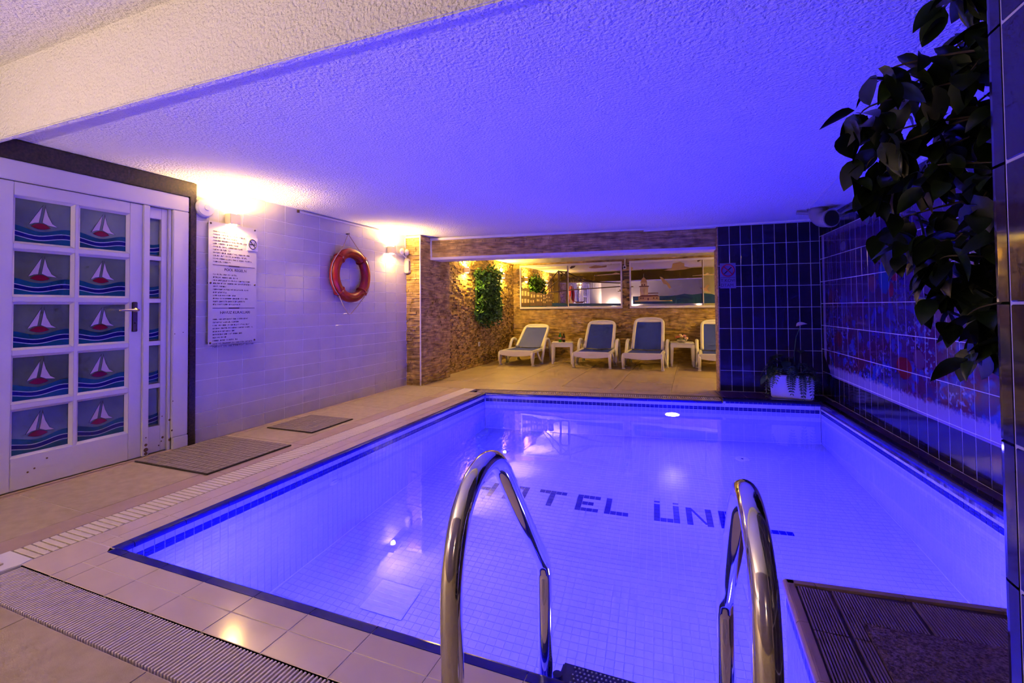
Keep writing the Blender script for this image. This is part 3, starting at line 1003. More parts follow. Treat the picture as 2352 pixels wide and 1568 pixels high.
# ------------------------------------------------------------------ sconces
def sconce(loc, rotz, label, power, group='up-and-down wall sconces', up=1.0, col=WARM):
    """box sconce on a wall; local +x points into the room"""
    t = thing('wall_sconce', label, 'lamp', loc, rotz, group)
    mb = MB()
    mb.box(.012, .095, -.055, .055, -.050, .050)
    mb.build('body', M['sconcebody'], t, bevel=.004)
    MB().box(0, .014, -.035, .035, -.035, .035).build('wall_plate', M['sconcebody'], t, bevel=.003)
    for s in (1, -1):
        MB().lathe([(.034, 0), (.034, .006), (.02, .012)], 18).build('lamp', M['glow'], t, loc=(.054, 0, s * .050), rot=(0 if s > 0 else PI, 0, 0))
        L = bpy.data.lights.new('sconce_light', 'SPOT')
        L.spot_size = math.radians(176)
        L.spot_blend = 0.35
        L.shadow_soft_size = .03
        L.color = col
        L.energy = power * (up if s > 0 else 1.0)
        lo = bpy.data.objects.new('sconce_light', L)
        COL.objects.link(lo)
        lo.parent = t
        lo.location = (.056, 0, s * .072)
        lo.rotation_euler = (PI if s > 0 else 0, 0, 0)
    return t
SC = 'up-and-down wall sconces'
sconce((XW, 3.13, 2.085), 0, 'cream box sconce glowing above the pool rules board', P_SCONCE, up=3.5)
sconce((XW, 5.66, 2.075), 0, 'cream box sconce glowing right of the orange life ring', P_SCONCE, up=3.5)
sconce((XA, 7.97, 1.945), 0, 'cream box sconce left of the green plant panel in the alcove', P_ALCOVE, up=2.4, col=AMBER)
sconce((XA, 9.80, 1.945), 0, 'cream box sconce between the green plant panel and the alcove corner', P_ALCOVE, up=2.4, col=AMBER)
sconce((2.04, 8.6, 1.95), PI, 'cream box sconce on the alcove end wall behind the dark tiled wall', P_ALCOVE * 1.1, up=2.4, col=AMBER)
sconce((2.04, 9.9, 1.95), PI, 'cream box sconce on the alcove end wall next to the mirror windows', P_ALCOVE * 1.1, up=2.4, col=AMBER)
sconce((-3.6, -1.70, 1.15), PI / 2, 'cream box sconce behind the near deck on the door side', P_REAR * 1.15, up=2.6, col=REAR)
sconce((-2.6, -1.70, 1.15), PI / 2, 'cream box sconce behind the near deck, middle one', P_REAR * .65, up=2.6, col=REAR)
sconce((0.3, -1.70, 1.15), PI / 2, 'cream box sconce behind the near deck on the pillar side', P_REAR * .12, up=1.0, col=REAR)

# ------------------------------------------------------------------ things on the white wall
# smoke alarm
t = thing('fire_alarm_sounder', 'round white fire alarm sounder on the tiled wall by the door strip', 'alarm', (XW, 2.876, 2.150))
MB().lathe([(.085, 0), (.085, .030), (.075, .045), (.030, .052)], 32, axis='x').build('body', M['white'], t, smooth=False)
MB().lathe([(.026, .052), (.024, .060)], 20, axis='x').build('centre_ring', M['trimwhite'], t)

# rules board
RB = thing('rules_board', 'tall pale acrylic pool rules board on studs under the sconce', 'sign', (XW + .030, 3.156, 1.458))
BW, BH = .505, 1.16
MB().box(-.003, .003, -BW / 2, BW / 2, -BH / 2, BH / 2).build('board', M['acrylic'], RB, bevel=.001)
for sy in (-1, 1):
    for z in (-BH / 2 + .02, 0.0, BH / 2 - .02):
        MB().lathe([(.010, -.028), (.010, .004), (.007, .008)], 12, axis='x').build('stud', M['stud'], RB, loc=(0, sy * (BW / 2 - .022), z))

def text_mesh(txt, size, m, align='CENTER'):
    cu = bpy.data.curves.new('lettering', 'FONT')
    cu.body = txt
    cu.size = size
    cu.align_x = align
    cu.extrude = .0006
    o = bpy.data.objects.new('lettering', cu)
    COL.objects.link(o)
    dg = bpy.context.evaluated_depsgraph_get()
    me_ = bpy.data.meshes.new_from_object(o.evaluated_get(dg))
    bpy.data.objects.remove(o)
    me_.materials.clear()
    me_.materials.append(m)
    return me_
rot_x = (PI / 2, 0, PI / 2)        # lettering in the plane facing +x
put('heading', text_mesh('POOL REGELN', .036, M['signprint']), RB, (.004, .02, .122), rot_x)
put('heading', text_mesh('HAVUZ KURALLARI', .036, M['signprint']), RB, (.004, .02, -.290), rot_x)
def fake_line(y0, y1, h):
    """one line of print too small to read: a run of letter-like strokes"""
    mb = MB()
    y = y0
    word = random.randint(3, 9)
    while y < y1:
        w = random.uniform(.006, .011)
        k = random.random()
        mb.box(0, .0006, y, y + .0028, 0, h)
        if k > .25:
            zz = random.choice([0, h * .42, h * .8])
            mb.box(0, .0006, y + .0028, y + w, zz, zz + h * .22)
        if k > .6:
            mb.box(0, .0006, y + w - .0026, y + w, 0, h)
        y += w + .0022
        word -= 1
        if word <= 0:
            y += .008
            word = random.randint(3, 9)
    return mb
R2 = random.Random(3)
for z0, ends in ((.495, [.62, .75, .55, .93, .60, .72, .40, .90, .82, .97, .42]),
                 (.090, [.58, .60, .92, .94, .30, .88, .32, .55, .85, .78, .65]),
                 (-.335, [.85, .62, .90, 1.0, .52, .72, .30, .60, .98, 1.0])):
    for k, e in enumerate(ends):
        z = z0 - k * .0285
        fake_line(-BW / 2 + .045, -BW / 2 + .045 + e * .42, .0125).build('print_line', M['signprint'], RB, loc=(.0035, 0, z - .0125))
for z in (.170, -.238):
    MB().box(.003, .0042, -.21, .23, z, z + .005).build('divider', M['signprint'], RB)
    MB().box(.003, .0046, -.05, .06, z - .004, z + .008).build('divider_knot', M['signprint'], RB)

# no smoking plaque
t = thing('no_smoking_sign', 'small square no smoking sign on the rules board edge', 'sign', (XW + .034, 3.358, 1.870))
MB().box(0, .003, -.062, .062, -.068, .068).build('plate', mat('sign_lilac_white', (.70, .66, .74), .3), t, bevel=.001)
circ = [(.0036, .042 * math.cos(a), .048 * math.sin(a)) for a in [2 * PI * k / 28 for k in range(28)]]
MB().tube(circ, .0042, 6, closed=True).build('ring', M['black'], t)
MB().tube([(.0036, -.030, .034), (.0036, .030, -.034)], .0042, 6).build('slash', M['black'], t)
MB().box(.003, .0045, -.032, .030, -.008, .002).build('cigarette', M['black'], t)
MB().tube([(.0036, .022, .006), (.0036, .016, .014), (.0036, .026, .022)], .002, 5).build('smoke', M['black'], t)

# life ring with rope
lr = thing('life_ring', 'orange life ring hanging by rope on the white tiled wall', 'life ring', (XW, 4.757, 1.640))
ringp = [(.075, .290 * math.cos(a), .290 * math.sin(a)) for a in [2 * PI * k / 64 for k in range(64)]]
MB().tube(ringp, .062, 20, closed=True, sq=1.0).build('ring', M['ring'], lr, smooth=True)
for a in (PI / 4, 3 * PI / 4, 5 * PI / 4, 7 * PI / 4):
    c0, s0 = math.cos(a), math.sin(a)
    pts = []
    for k in range(20):
        w = 2 * PI * k / 20
        rr = .290 + .066 * math.cos(w)
        pts.append((.075 + .066 * math.sin(w), rr * c0, rr * s0))
    MB().tube(pts, .011, 6, closed=True).build('strap', M['ring'], lr, smooth=True)
    MB().lathe([(.012, 0), (.012, .008)], 10, axis='x').build('rope_eye', M['rope'], lr, loc=(.14, .300 * c0, .300 * s0))
def sag(a0, a1, r):
    out = []
    for k in range(9):
        a = a0 + (a1 - a0) * k / 8
        out.append((.110 - .02 * math.sin(PI * k / 8), r * math.cos(a), r * math.sin(a)))
    return out
for a0 in (-PI / 4, 3 * PI / 4):
    MB().tube(sag(a0, a0 + PI / 2, .366), .0055, 6).build('grab_rope', M['rope'], lr, smooth=True)
MB().tube([(.10, .25, .26), (.08, .14, .36), (.035, 0, .545), (.08, -.14, .36), (.10, -.25, .26)], .006, 6).build('hanging_rope', M['rope'], lr, smooth=True)
MB().tube([(.10, .24, -.27), (.075, .13, -.40), (.05, 0.03, -.50), (.05, -.02, -.50), (.075, -.13, -.40), (.10, -.24, -.27)], .006, 6).build('lower_rope', M['rope'], lr, smooth=True)
MB().lathe([(.008, 0), (.008, .045), (.014, .05)], 10, axis='x').build('hook', M['stud'], lr, loc=(0, 0, .545))

# conduit at the ceiling, emergency light
MB()
cd = tag(MB().box(XW, XW + .020, 3.97, 5.45, 2.318, 2.340).build('cable_conduit', M['trimwhite'], bevel=.003), 'thin white cable conduit along the ceiling above the life ring', 'conduit')
MB().box(XW, XW + .024, 3.955, 3.972, 2.314, 2.344).build('end_cap', M['stud'], cd)
t = thing('emergency_light', 'cream twin-head emergency light at the edge of the stone pillar', 'lamp', (XW, 6.03, 1.89))
MB().box(0.0, .075, .015, .095, -.13, .10).build('battery_box', M['cream'], t, bevel=.012, seg=3)
MB().box(.075, .079, .045, .062, -.09, .06).build('indicator_strip', M['stud'], t)
for yy in (-.115, .015):
    MB().lathe([(.012, .0), (.030, .012), (.048, .030), (.050, .045), (.030, .055)], 18, axis='x').build('lamp_head', M['white'], t, loc=(.02, yy, .195), smooth=True)
    MB().tube([(.02, yy, .195), (.025, (yy + .05) / 2, .15), (.03, .05, .09)], .007, 6).build('bracket', M['white'], t)
MB().tube([(.012, .03, .25), (.012, .03, .32), (.012, .03, .42)], .005, 6).build('cable', M['white'], t)

# rubber mats on the walkway
def rubber_mat(x0, x1, y0, y1, label):
    t = tag(MB().box(x0, x1, y0, y1, 0.001, .010).build('floor_mat', M['mat_edge']), label, 'mat', 'grey rubber mats on the walkway')
    nx, ny = max(1, int((x1 - x0) / .052)), max(1, int((y1 - y0) / .052))
    mb = MB()
    w, d_ = (x1 - x0 - .01) / nx, (y1 - y0 - .01) / ny
    for i in range(nx):
        for j in range(ny):
            a, b_ = x0 + .005 + i * w, y0 + .005 + j * d_
            mb.box(a + .0025, a + w - .0025, b_ + .0025, b_ + d_ - .0025, .010, .0135)
    q = mb.build('stud_pattern', M['mat_rubber'], t)
    q['kind'] = 'stuff'
    return t
rubber_mat(-4.15, -3.31, 2.305, 3.06, 'larger grey rubber mat in front of the narrow door leaf')
rubber_mat(-4.04, -3.45, 3.43, 4.01, 'smaller grey rubber mat on the walkway beyond the larger mat')

# ------------------------------------------------------------------ stone cladding
def stone_face(name, A, B, z0, z1, parent, rowh=(.022, .040), ln=(.07, .24), depth=(.004, .022), seed=1, holes=()):
    """stacked stone strips on the face from A to B (interior on the left of A->B), joined as one piece"""
    rnd = random.Random(seed)
    A, B = Vector((A[0], A[1], 0)), Vector((B[0], B[1], 0))
    d = B - A
    Ln = d.length
    mb = MB()
    z = z0
    while z < z1 - .004:
        h = min(rnd.uniform(*rowh), z1 - z)
        if z1 - (z + h) < .012:
            h = z1 - z
        x = 0.0
        while x < Ln - .002:
            l = min(rnd.uniform(*ln), Ln - x)
            if Ln - (x + l) < .04:
                l = Ln - x
            skip = any(hx0 < x + l / 2 < hx1 and hz0 < z + h / 2 < hz1 for hx0, hx1, hz0, hz1 in holes)
            if not skip:
                p = rnd.uniform(*depth)
                t1_, t2_ = rnd.uniform(-.004, .004), rnd.uniform(-.004, .004)
                g = .0012
                a, b_, c, e = x + g, x + l - g, z + g, z + h - g
                mb.add([(a, -.004, c), (b_, -.004, c), (b_, -.004, e), (a, -.004, e),
                        (a, max(.001, p + t1_), c), (b_, max(.001, p + t2_), c), (b_, max(.001, p + t2_ - t1_), e), (a, max(.001, p), e)],
                       [(4, 5, 6, 7), (0, 1, 5, 4), (1, 2, 6, 5), (2, 3, 7, 6), (3, 0, 4, 7)])
            x += l
        z += h
    o = mb.build('stone_cladding', M['stone'], parent, loc=A, rot=(0, 0, math.atan2(d.y, d.x)))
    o['kind'] = 'stuff'
    return o

pil = structure(MB().box(-4.40, -3.955, 6.125, 7.05, -.05, 2.45).build('wall_pillar', M['stonebed']), 'stone clad pillar between pool and alcove')
stone_face('s', (-3.955, 6.125), (-4.25, 6.125), 0, 2.35, pil, seed=2, ln=(.05, .16))
stone_face('s', (-3.955, 7.05), (-3.955, 6.125), 0, 2.35, pil, seed=3, depth=(.002, .010))
MB().box(-3.957, -3.940, 6.108, 6.124, 0, 2.35).build('corner_bead', M['trimwhite'], pil)
MB().box(-4.21, -3.935, 6.10, 6.122, 2.315, 2.345).build('cornice', M['trimwhite'], pil)
wa = structure(MB().box(-4.40, XA - .02, 7.05, 10.75, -.05, 2.45).build('wall_alcove_left', M['stonebed']), 'stone clad side wall of the alcove')
stone_face('s', (XA - .022, 10.62), (XA - .022, 7.05), 0, 2.285, wa, seed=4, depth=(.004, .034), ln=(.045, .13), rowh=(.020, .036))
MB().box(XA - .02, XA + .004, 7.06, 10.6, 0.0, .06).build('skirting', M['stone'], wa)
wb = structure(MB().box(-4.40, 2.3, YB + .012, 10.85, -.05, 2.45).build('wall_alcove_far', M['stonebed']), 'stone clad far wall of the alcove with mirror windows')
WIN = [(-3.955, -1.470), (-1.305, 1.18)]
WZ0, WZ1 = 1.165, 2.235
stone_face('s', (2.06, YB + .010), (XA - .02, YB + .010), 0, 2.285, wb, seed=5, depth=(.002, .016), rowh=(.022, .038), ln=(.08, .26),
           holes=[(2.06 - b_, 2.06 - a_, WZ0, WZ1) for a_, b_ in WIN])
we = structure(MB().box(2.05, 2.3, 6.9, 10.8, -.05, 2.45).build('wall_alcove_right', M['plaster']), 'plain end wall of the alcove')

# lintel over the alcove opening
LA, LB = Vector((-3.955, 6.44)), Vector((0.345, 6.98))
du = (LB - LA).normalized()
dn = Vector((-du.y, du.x))
q = [LA, LB, LB + dn * .34, LA + dn * .34]
lint = structure(MB().prism([(p.x, p.y) for p in q], 2.005, 2.45).build('ceiling_lintel', M['stonebed']), 'stone clad lintel over the alcove opening')
stone_face('s', (LB.x, LB.y), (LA.x, LA.y), 2.03, 2.305, lint, seed=6, depth=(.003, .010))
lq = math.atan2(-du.y, -du.x)
lt_ = lint
def lintel_bar(s0, s1, z0, z1, dp, name='trim'):
    a, b_ = LA + du * s0, LA + du * s1
    f = -dn * dp
    r = dn * .01
    MB().prism([(p.x, p.y) for p in (a + f, b_ + f, b_ + r, a + r)], z0, z1).build(name, M['trimwhite'], lt_, bevel=.003)
Ltot = (LB - LA).length
lintel_bar(0, Ltot, 2.305, 2.345, .030, 'cornice')
lintel_bar(0, Ltot, 1.998, 2.030, .022, 'edge_strip')
lintel_bar(0, .026, 2.030, 2.305, .022, 'end_strip')
MB().prism([(p.x, p.y) for p in (LA - dn * .02, LB - dn * .02, LB + dn * .34, LA + dn * .34)], 1.990, 1.999).build('soffit', M['plaster'], lt_)

# ------------------------------------------------------------------ dark tiled walls on the right
def tiled_wall(name, A, B, ucuts, zcuts, m, label, thick=.3, ztop=2.40, ext=0.0):
    A, B = Vector((A[0], A[1], 0)), Vector((B[0], B[1], 0))
    d = B - A
    o = MB().box(-.25, d.length + ext, -thick, -.0022, -.05, ztop).build(name, M['darkgrout'])
    o.location = A
    o.rotation_euler = (0, 0, math.atan2(d.y, d.x))
    structure(o, label)
    cache = {}
    for u0, u1 in zip(ucuts[:-1], ucuts[1:]):
        for z0, z1 in zip(zcuts[:-1], zcuts[1:]):
            w, h = u1 - u0, z1 - z0
            key = (round(w, 3), round(h, 3))
            if key not in cache:
                g = .0030
                cache[key] = MB().box(-w / 2 + g, w / 2 - g, -.006, 0, -h / 2 + g, h / 2 - g).mesh('wall_tile', m, bevel=.002, seg=1)
            put('wall_tile', cache[key], o, ((u0 + u1) / 2, random.uniform(-.0006, .0006), (z0 + z1) / 2),
                (random.uniform(-.004, .004), 0, random.uniform(-.006, .006)))
    return o
zc = [LZ, .320, .604, .890, 1.175, 1.460, 1.745, 2.030, 2.31]
CA, CB = (1.555, 6.97), (0.345, 6.87)
Lc = (Vector(CB) - Vector(CA)).length
ucol = [0.0, .105] + [.105 + .1378 * k for k in range(1, 9)] + [Lc]
ucol = [u for u in ucol if u < Lc - .01] + [Lc]
wcol = tiled_wall('wall_far_right', CA, CB, ucol, zc, M['darktile'], 'dark glazed tile wall beside the alcove opening')
# warm stone reveal on the alcove side of this wall
MB().box(Lc, Lc + .012, -.30, 0.006, .0, 2.31).build('reveal', M['stone'], wcol)
stone_face('s', (0.340, 6.885), (0.332, 7.17), 0.0, 2.0, wcol, seed=8)
RA, RBp = (1.802, 2.10), (1.555, 6.97)
Lr = (Vector(RBp) - Vector(RA)).length
s_of = lambda y: (y - 2.10) * Lr / (6.97 - 2.10)
yc_ = [6.97] + [6.815 - .1455 * k for k in range(33)]
yc_ = [y for y in yc_ if y > 2.15] + [2.10]
urt = sorted(s_of(y) for y in yc_)
wright = tiled_wall('wall_right', RA, RBp, urt, [LZ, .345, .633, .938, 1.218, 1.498, 1.79, 2.085, 2.31], M['mural'], 'dark tiled wall printed with a large underwater reef picture', thick=.2, ext=.25)

# prohibition sign on the dark wall
ws = thing('prohibition_sign', 'faded sign with a red crossed circle on the dark tiled wall', 'sign', (0.463, 6.874, 1.610), math.atan2(-.10, -1.21))
MB().box(-.100, .100, .002, .006, -.172, .172).build('plate', M['signpaper'], ws, bevel=.0015)
MB().tube([(.078 * math.cos(a), .008, .07 + .078 * math.sin(a)) for a in [2 * PI * k / 28 for k in range(28)]], .010, 6, closed=True).build('ring', M['redprint'], ws)
MB().tube([(.052, .008, .122), (-.052, .008, .018)], .009, 6).build('slash', M['redprint'], ws)
MB().tube([(-.046, .008, .116), (.046, .008, .024)], .007, 6).build('cross_stroke', M['black'], ws)
put('lettering', text_mesh('T.KOVI', .058, M['black']), ws, (0, .007, -.085), (PI / 2, 0, PI))
put('lettering', text_mesh('DTAM', .058, M['black']), ws, (.012, .007, -.150), (PI / 2, 0, PI))
MB().box(-.09, .09, .006, .0075, -.026, -.021).build('rule', M['black'], ws)

# vent elbow under the ceiling
ve = thing('vent_elbow', 'grey plastic vent pipe elbow under the ceiling in the corner', 'vent pipe', (1.355, 6.12, 2.20))
dv = Vector((.42, -.90, -.10)).normalized()
pts = [(0, 0, .14), (0, 0, .08)] + [tuple(Vector((0, 0, .08 - .11 * math.sin(a_))) + dv * (.11 * (1 - math.cos(a_)))) for a_ in [k * PI / 2 / 7 for k in range(1, 8)]] + [tuple(Vector((0, 0, -.03)) + dv * .20)]
MB().tube(pts, .092, 20).build('elbow', M['pvc'], ve, smooth=True)
e0, e1 = Vector(pts[-2]), Vector(pts[-1])
dr = (e1 - e0).normalized()
MB().tube([tuple(e1 - dr * .02), tuple(e1 + dr * .012)], .099, 24).build('collar', M['pvc'], ve)
MB().tube([tuple(e1 + dr * .005), tuple(e1 + dr * .0135)], .086, 24).build('opening', M['pvcshade'], ve)  # black disc paints the shade inside the closed pipe mouth
MB().tube([(0, 0, .095), (0, 0, .13)], .106, 24).build('ceiling_collar', M['pvc'], ve)
MB().tube([(-.08, .02, .06), (-.20, .05, .08)], .022, 10).build('side_branch', M['pvc'], ve)
# thin cable across the ceiling
a, b_ = Vector((1.28, 6.35)), Vector((1.12, 3.35))
cb = tag(MB().tube([(a.x, a.y, cz(a.x) - .004), ((a.x + b_.x) / 2, (a.y + b_.y) / 2, cz(1.2) - .004), (b_.x, b_.y, cz(b_.x) - .004)], .004, 6).build('ceiling_cable', M['trimwhite']), 'thin pale cable running along the ceiling towards the vent elbow', 'cable')

# near pillar at the right edge of the view
np_ = structure(MB().box(0.5975, 1.25, .35, 1.225, -.05, 2.80).build('wall_pillar_near', M['darkgrout']), 'dark glazed tile pillar close on the right')
zp = [0.0, .06, .345, .63, .915, 1.20, 1.485, 1.77, 2.055, 2.34, 2.625, 2.765]
for z0, z1 in zip(zp[:-1], zp[1:]):
    for y0, y1 in ((.35, .640), (.640, .930), (.930, 1.222)):
        MB().box(0.595, 0.604, y0 + .003, y1 - .003, z0 + .003, z1 - .003).build('wall_tile', M['darktile'], np_, bevel=.002, seg=1)
    # rounded corner piece
    prof = [(0.639, 1.226), (0.596, 1.226)] + [(0.596 + .040 * (1 - math.cos(a)), 1.258 + .040 * math.sin(a)) for a in [k * PI / 2 / 6 for k in range(7)]] + [(0.639, 1.298)]
    MB().prism(prof[::-1], z0 + .003, z1 - .003).build('corner_tile', M['darktile'], np_)
    for x0, x1 in ((0.642, .96), (.96, 1.25)):
        MB().box(x0 + .003, x1 - .003, 1.262, 1.298, z0 + .003, z1 - .003).build('wall_tile', M['darktile'], np_, bevel=.002, seg=1)

# ------------------------------------------------------------------ pool ladder
PR = [(.872, 0.0), (.872, .40), (.868, .55), (.875, .64), (.905, .725), (.960, .785), (1.030, .812), (1.095, .805), (1.150, .765), (1.205, .700), (1.30, .580), (1.40, .460), (1.485, .360), (1.512, .310), (1.520, .255), (1.520, .05), (1.520, -1.15)]
def smooth_path(p, n=4):
    out = []
    for i in range(len(p) - 1):
        p0, p1, p2, p3 = p[max(i - 1, 0)], p[i], p[i + 1], p[min(i + 2, len(p) - 1)]
        for k in range(n):
            t_ = k / n
            out.append(tuple(.5 * ((2 * b_) + (-a + c) * t_ + (2 * a - 5 * b_ + 4 * c - d_) * t_ ** 2 + (-a + 3 * b_ - 3 * c + d_) * t_ ** 3) for a, b_, c, d_ in zip(p0, p1, p2, p3)))
    out.append(p[-1])
    return out
SP = smooth_path(PR)
lad = thing('pool_ladder', 'polished steel pool ladder with two tall curved handrails', 'ladder', (-0.2, 1.2, 0))
for x0, x1 in ((-.487, -.487), (.106, .076)):
    MB().tube([(x0 + (x1 - x0) * min(1, max(0, (y - .9) / .6)) + .2, y - 1.2, z) for y, z in SP], .0245, 20).build('handrail', M['chrome'], lad, smooth=True)
    MB().lathe([(.052, 0), (.052, .006), (.040, .018), (.027, .022)], 24, c=(x0 + .2, .872 - 1.2, .0)).build('anchor_flange', M['chrome'], lad)
for z in (-.055, -.36, -.66):
    tr = MB().box(-.245, .250, .270, .400, z - .028, z).build('tread', M['stepblue'], lad, bevel=.006)
    if z > -.1:
        me = MB().lathe([(.0042, 0), (.0030, .002)], 6).mesh('tread_stud', M['treaddot'])
        for i in range(30):
            for j in range(7):
                put('tread_stud', me, tr, (-.20 + i * .0148 + (j % 2) * .007, .285 + j * .0165, z))
        MB().lathe([(.016, 0), (.016, .03)], 12).build('bolt_cap', M['stepblue'], tr, loc=(-.24, .30, z))

# ------------------------------------------------------------------ alcove: loungers, tables
def U(points, r, mname, name, parent, n=10, sq=1.0, closed=False):
    return MB().tube(points, r, n, closed, sq).build(name, M[mname], parent, smooth=True)

def lounger(loc, rotz, back_deg, label):
    t = thing('sun_lounger', label, 'lounger', loc, rotz, 'white sun loungers in the alcove')
    W = .335
    zS = .31
    hinge = .86
    a = math.radians(back_deg)
    bl = .78
    # seat frame: side rails with a broad front apron
    for s in (-1, 1):
        MB().hexa([(s * W - .03, 0.02, .255), (s * W + .03, 0.02, .255), (s * W + .03, hinge + .25, .270), (s * W - .03, hinge + .25, .270),
                   (s * W - .03, 0.02, zS), (s * W + .03, 0.02, zS), (s * W + .03, hinge + .25, zS + .012), (s * W - .03, hinge + .25, zS + .012)]).build('side_rail', M['white'], t, bevel=.010, seg=3)
    ap = [(-W - .03, .30), (-W - .03, .245)] + [(-W - .01 + (2 * W + .02) * k / 8, .225 - .032 * math.sin(PI * k / 8)) for k in range(9)] + [(W + .03, .245), (W + .03, .30), (W, .318), (-W, .318)]
    mb = MB()
    n = len(ap)
    mb.add([(x, -.012, z) for x, z in ap] + [(x, .075, z) for x, z in ap], [tuple(range(n)), tuple(range(2 * n - 1, n - 1, -1))] + [(i, n + i, n + (i + 1) % n, (i + 1) % n) for i in range(n)])
    mb.build('foot_apron', M['white'], t, bevel=.006)
    # sling
    mb = MB()
    k = 9
    for i in range(k):
        for j, x in enumerate((-W + .035, 0, W - .035)):
            y = .075 + (hinge - .055) * i / (k - 1)
            mb.v.append((x, y, zS - .004 - (.014 if j == 1 else 0)))
    for i in range(k - 1):
        for j in range(2):
            b0 = i * 3 + j
            mb.f.append((b0, b0 + 1, b0 + 4, b0 + 3))
    mb.build('seat_sling', M['fabric'], t, smooth=True)
    # backrest
    def bp(x, s, off=0.0):
        return (x, hinge + s * math.cos(a) - off * math.sin(a), zS + .005 + s * math.sin(a) + off * math.cos(a))
    w0, w1 = .290, .285
    pts = [bp(-w0 - .01, 0.0), bp(-w0 - .004, .25), bp(-w1, bl - .16), bp(-w1 + .015, bl - .07), bp(-w1 + .06, bl - .02), bp(-.12, bl + .004), bp(0, bl + .008),
           bp(.12, bl + .004), bp(w1 - .06, bl - .02), bp(w1 - .015, bl - .07), bp(w1, bl - .16), bp(w0 + .004, .25), bp(w0 + .01, 0.0)]
    U(smooth_path(pts, 3), .036, 'white', 'backrest_frame', t, 10, 1.0)
    MB().hexa([bp(-w1 + .03, bl - .085, -.012), bp(w1 - .03, bl - .085, -.012), bp(w1 - .05, bl - .015, -.012), bp(-w1 + .05, bl - .015, -.012),
               bp(-w1 + .03, bl - .085, .016), bp(w1 - .03, bl - .085, .016), bp(w1 - .05, bl - .015, .016), bp(-w1 + .05, bl - .015, .016)]).build('head_bar', M['white'], t, bevel=.005)
    mb = MB()
    for i in range(8):
        s = .0 + (bl - .09) * i / 7
        for j, x in enumerate((-w1 + .022, 0, w1 - .022)):
            mb.v.append(bp(x, s, .012 - (.018 if j == 1 else 0)))
    for i in range(7):
        for j in range(2):
            b0 = i * 3 + j
            mb.f.append((b0, b0 + 1, b0 + 4, b0 + 3))
    mb.build('backrest_sling', M['fabric'], t, smooth=True)
    # legs: hooked front legs, armrests that come down as the middle legs, short rear legs
    for s in (-1, 1):
        x = s * (W + .025)
        U(smooth_path([(x, .05, .285), (x, -.005, .25), (x, -.015, .18), (x, .005, .09), (x, .05, .022)], 3), [.026] * 12 + [.020], 'white', 'front_leg', t, 8)
        U(smooth_path([(x, .13, .265), (x, .10, .16), (x, .065, .06), (x, .055, .022)], 3), .018, 'white', 'front_leg_brace', t, 8)
        MB().box(x - .03, x + .03, .02, .09, 0, .028).build('foot', M['white'], t, bevel=.006)
        xa = s * (W + .060)
        U(smooth_path([(xa, .52, .018), (xa, .60, .16), (xa, .70, .34), (xa, .80, .465), (xa, .90, .505), (xa, 1.02, .49), (xa, 1.10, .42), (xa, 1.14, .30), (xa, 1.18, .15), (xa, 1.22, .018)], 3), .026, 'white', 'armrest', t, 8, 1.3)
        U([(xa, .52, .018), (xa - s * .02, .42, .14), (xa - s * .035, .33, .28)], .022, 'white', 'leg_brace', t, 8)
        MB().box(xa - .035, xa + .035, .49, .55, 0, .022).build('foot', M['white'], t, bevel=.005)
        MB().box(xa - .035, xa + .035, 1.19, 1.25, 0, .022).build('foot', M['white'], t, bevel=.005)
    U([(-W - .03, 1.10, .275), (W + .03, 1.10, .275)], .02, 'white', 'cross_bar', t, 8)
    return t
lounger((-3.40, 8.80, 0), 0, 36, 'leftmost white lounger with blue sling, leaning back the most, by the alcove corner')
lounger((-1.85, 8.88, 0), .02, 45, 'white lounger with blue sling right of the table with bottles')
lounger((-0.885, 8.92, 0), -.02, 52, 'most upright white lounger with blue sling left of the flower table')
lounger((0.475, 9.10, 0), 0, 46, 'rightmost lounger with blue sling cut off by the dark tiled wall')

def side_table(loc, rotz, h, label):
    t = thing('side_table', label, 'table', loc, rotz, 'white plastic side tables')
    t.scale = (.90, .90, 1)
    MB().box(-.25, .25, -.25, .25, h - .022, h).build('table_top', M['white'], t, bevel=.010, seg=3)
    for s in (-1, 1):
        MB().box(-.235, .235, s * .225 - .012, s * .225 + .012, h - .095, h - .022).build('apron', M['white'], t, bevel=.004)
        MB().box(s * .225 - .012, s * .225 + .012, -.213, .213, h - .095, h - .022).build('apron', M['white'], t, bevel=.004)
    for sx in (-1, 1):
        for sy in (-1, 1):
            MB().hexa([(sx * .225 - .022, sy * .225 - .022, 0), (sx * .225 + .022, sy * .225 - .022, 0), (sx * .225 + .022, sy * .225 + .022, 0), (sx * .225 - .022, sy * .225 + .022, 0),
                       (sx * .215 - .034, sy * .215 - .034, h - .03), (sx * .215 + .034, sy * .215 - .034, h - .03), (sx * .215 + .034, sy * .215 + .034, h - .03), (sx * .215 - .034, sy * .215 + .034, h - .03)]).build('leg', M['white'], t, bevel=.006)
    return t
side_table((-2.61, 9.58, 0), math.radians(12), .455, 'white plastic side table carrying two bottles')
side_table((-0.198, 9.85, 0), math.radians(3), .475, 'white plastic side table carrying a bowl of roses')
def bottle(loc, h, body, cap, label):
    t = thing('bottle', label, 'bottle', loc, 0, 'bottles on the side table')
    MB().lathe([(.030, 0), (.034, .006), (.034, h * .58), (.026, h * .70), (.013, h * .80), (.012, h * .93)], 18).build('body', body, t, smooth=True)
    MB().lathe([(.014, h * .90), (.014, h)], 14).build('cap', cap, t)
    MB().lathe([(.0346, h * .30), (.0346, h * .50)], 18).build('label_band', M['bottlelabel'], t)
    return t
bottle((-2.64, 9.50, .455), .215, M['bottlegreen'], M['bottlewhite'], 'taller green bottle with pale shoulder on the side table')
bottle((-2.565, 9.52, .455), .185, M['bottledark'], M['bottledark'], 'shorter dark bottle beside the green one')
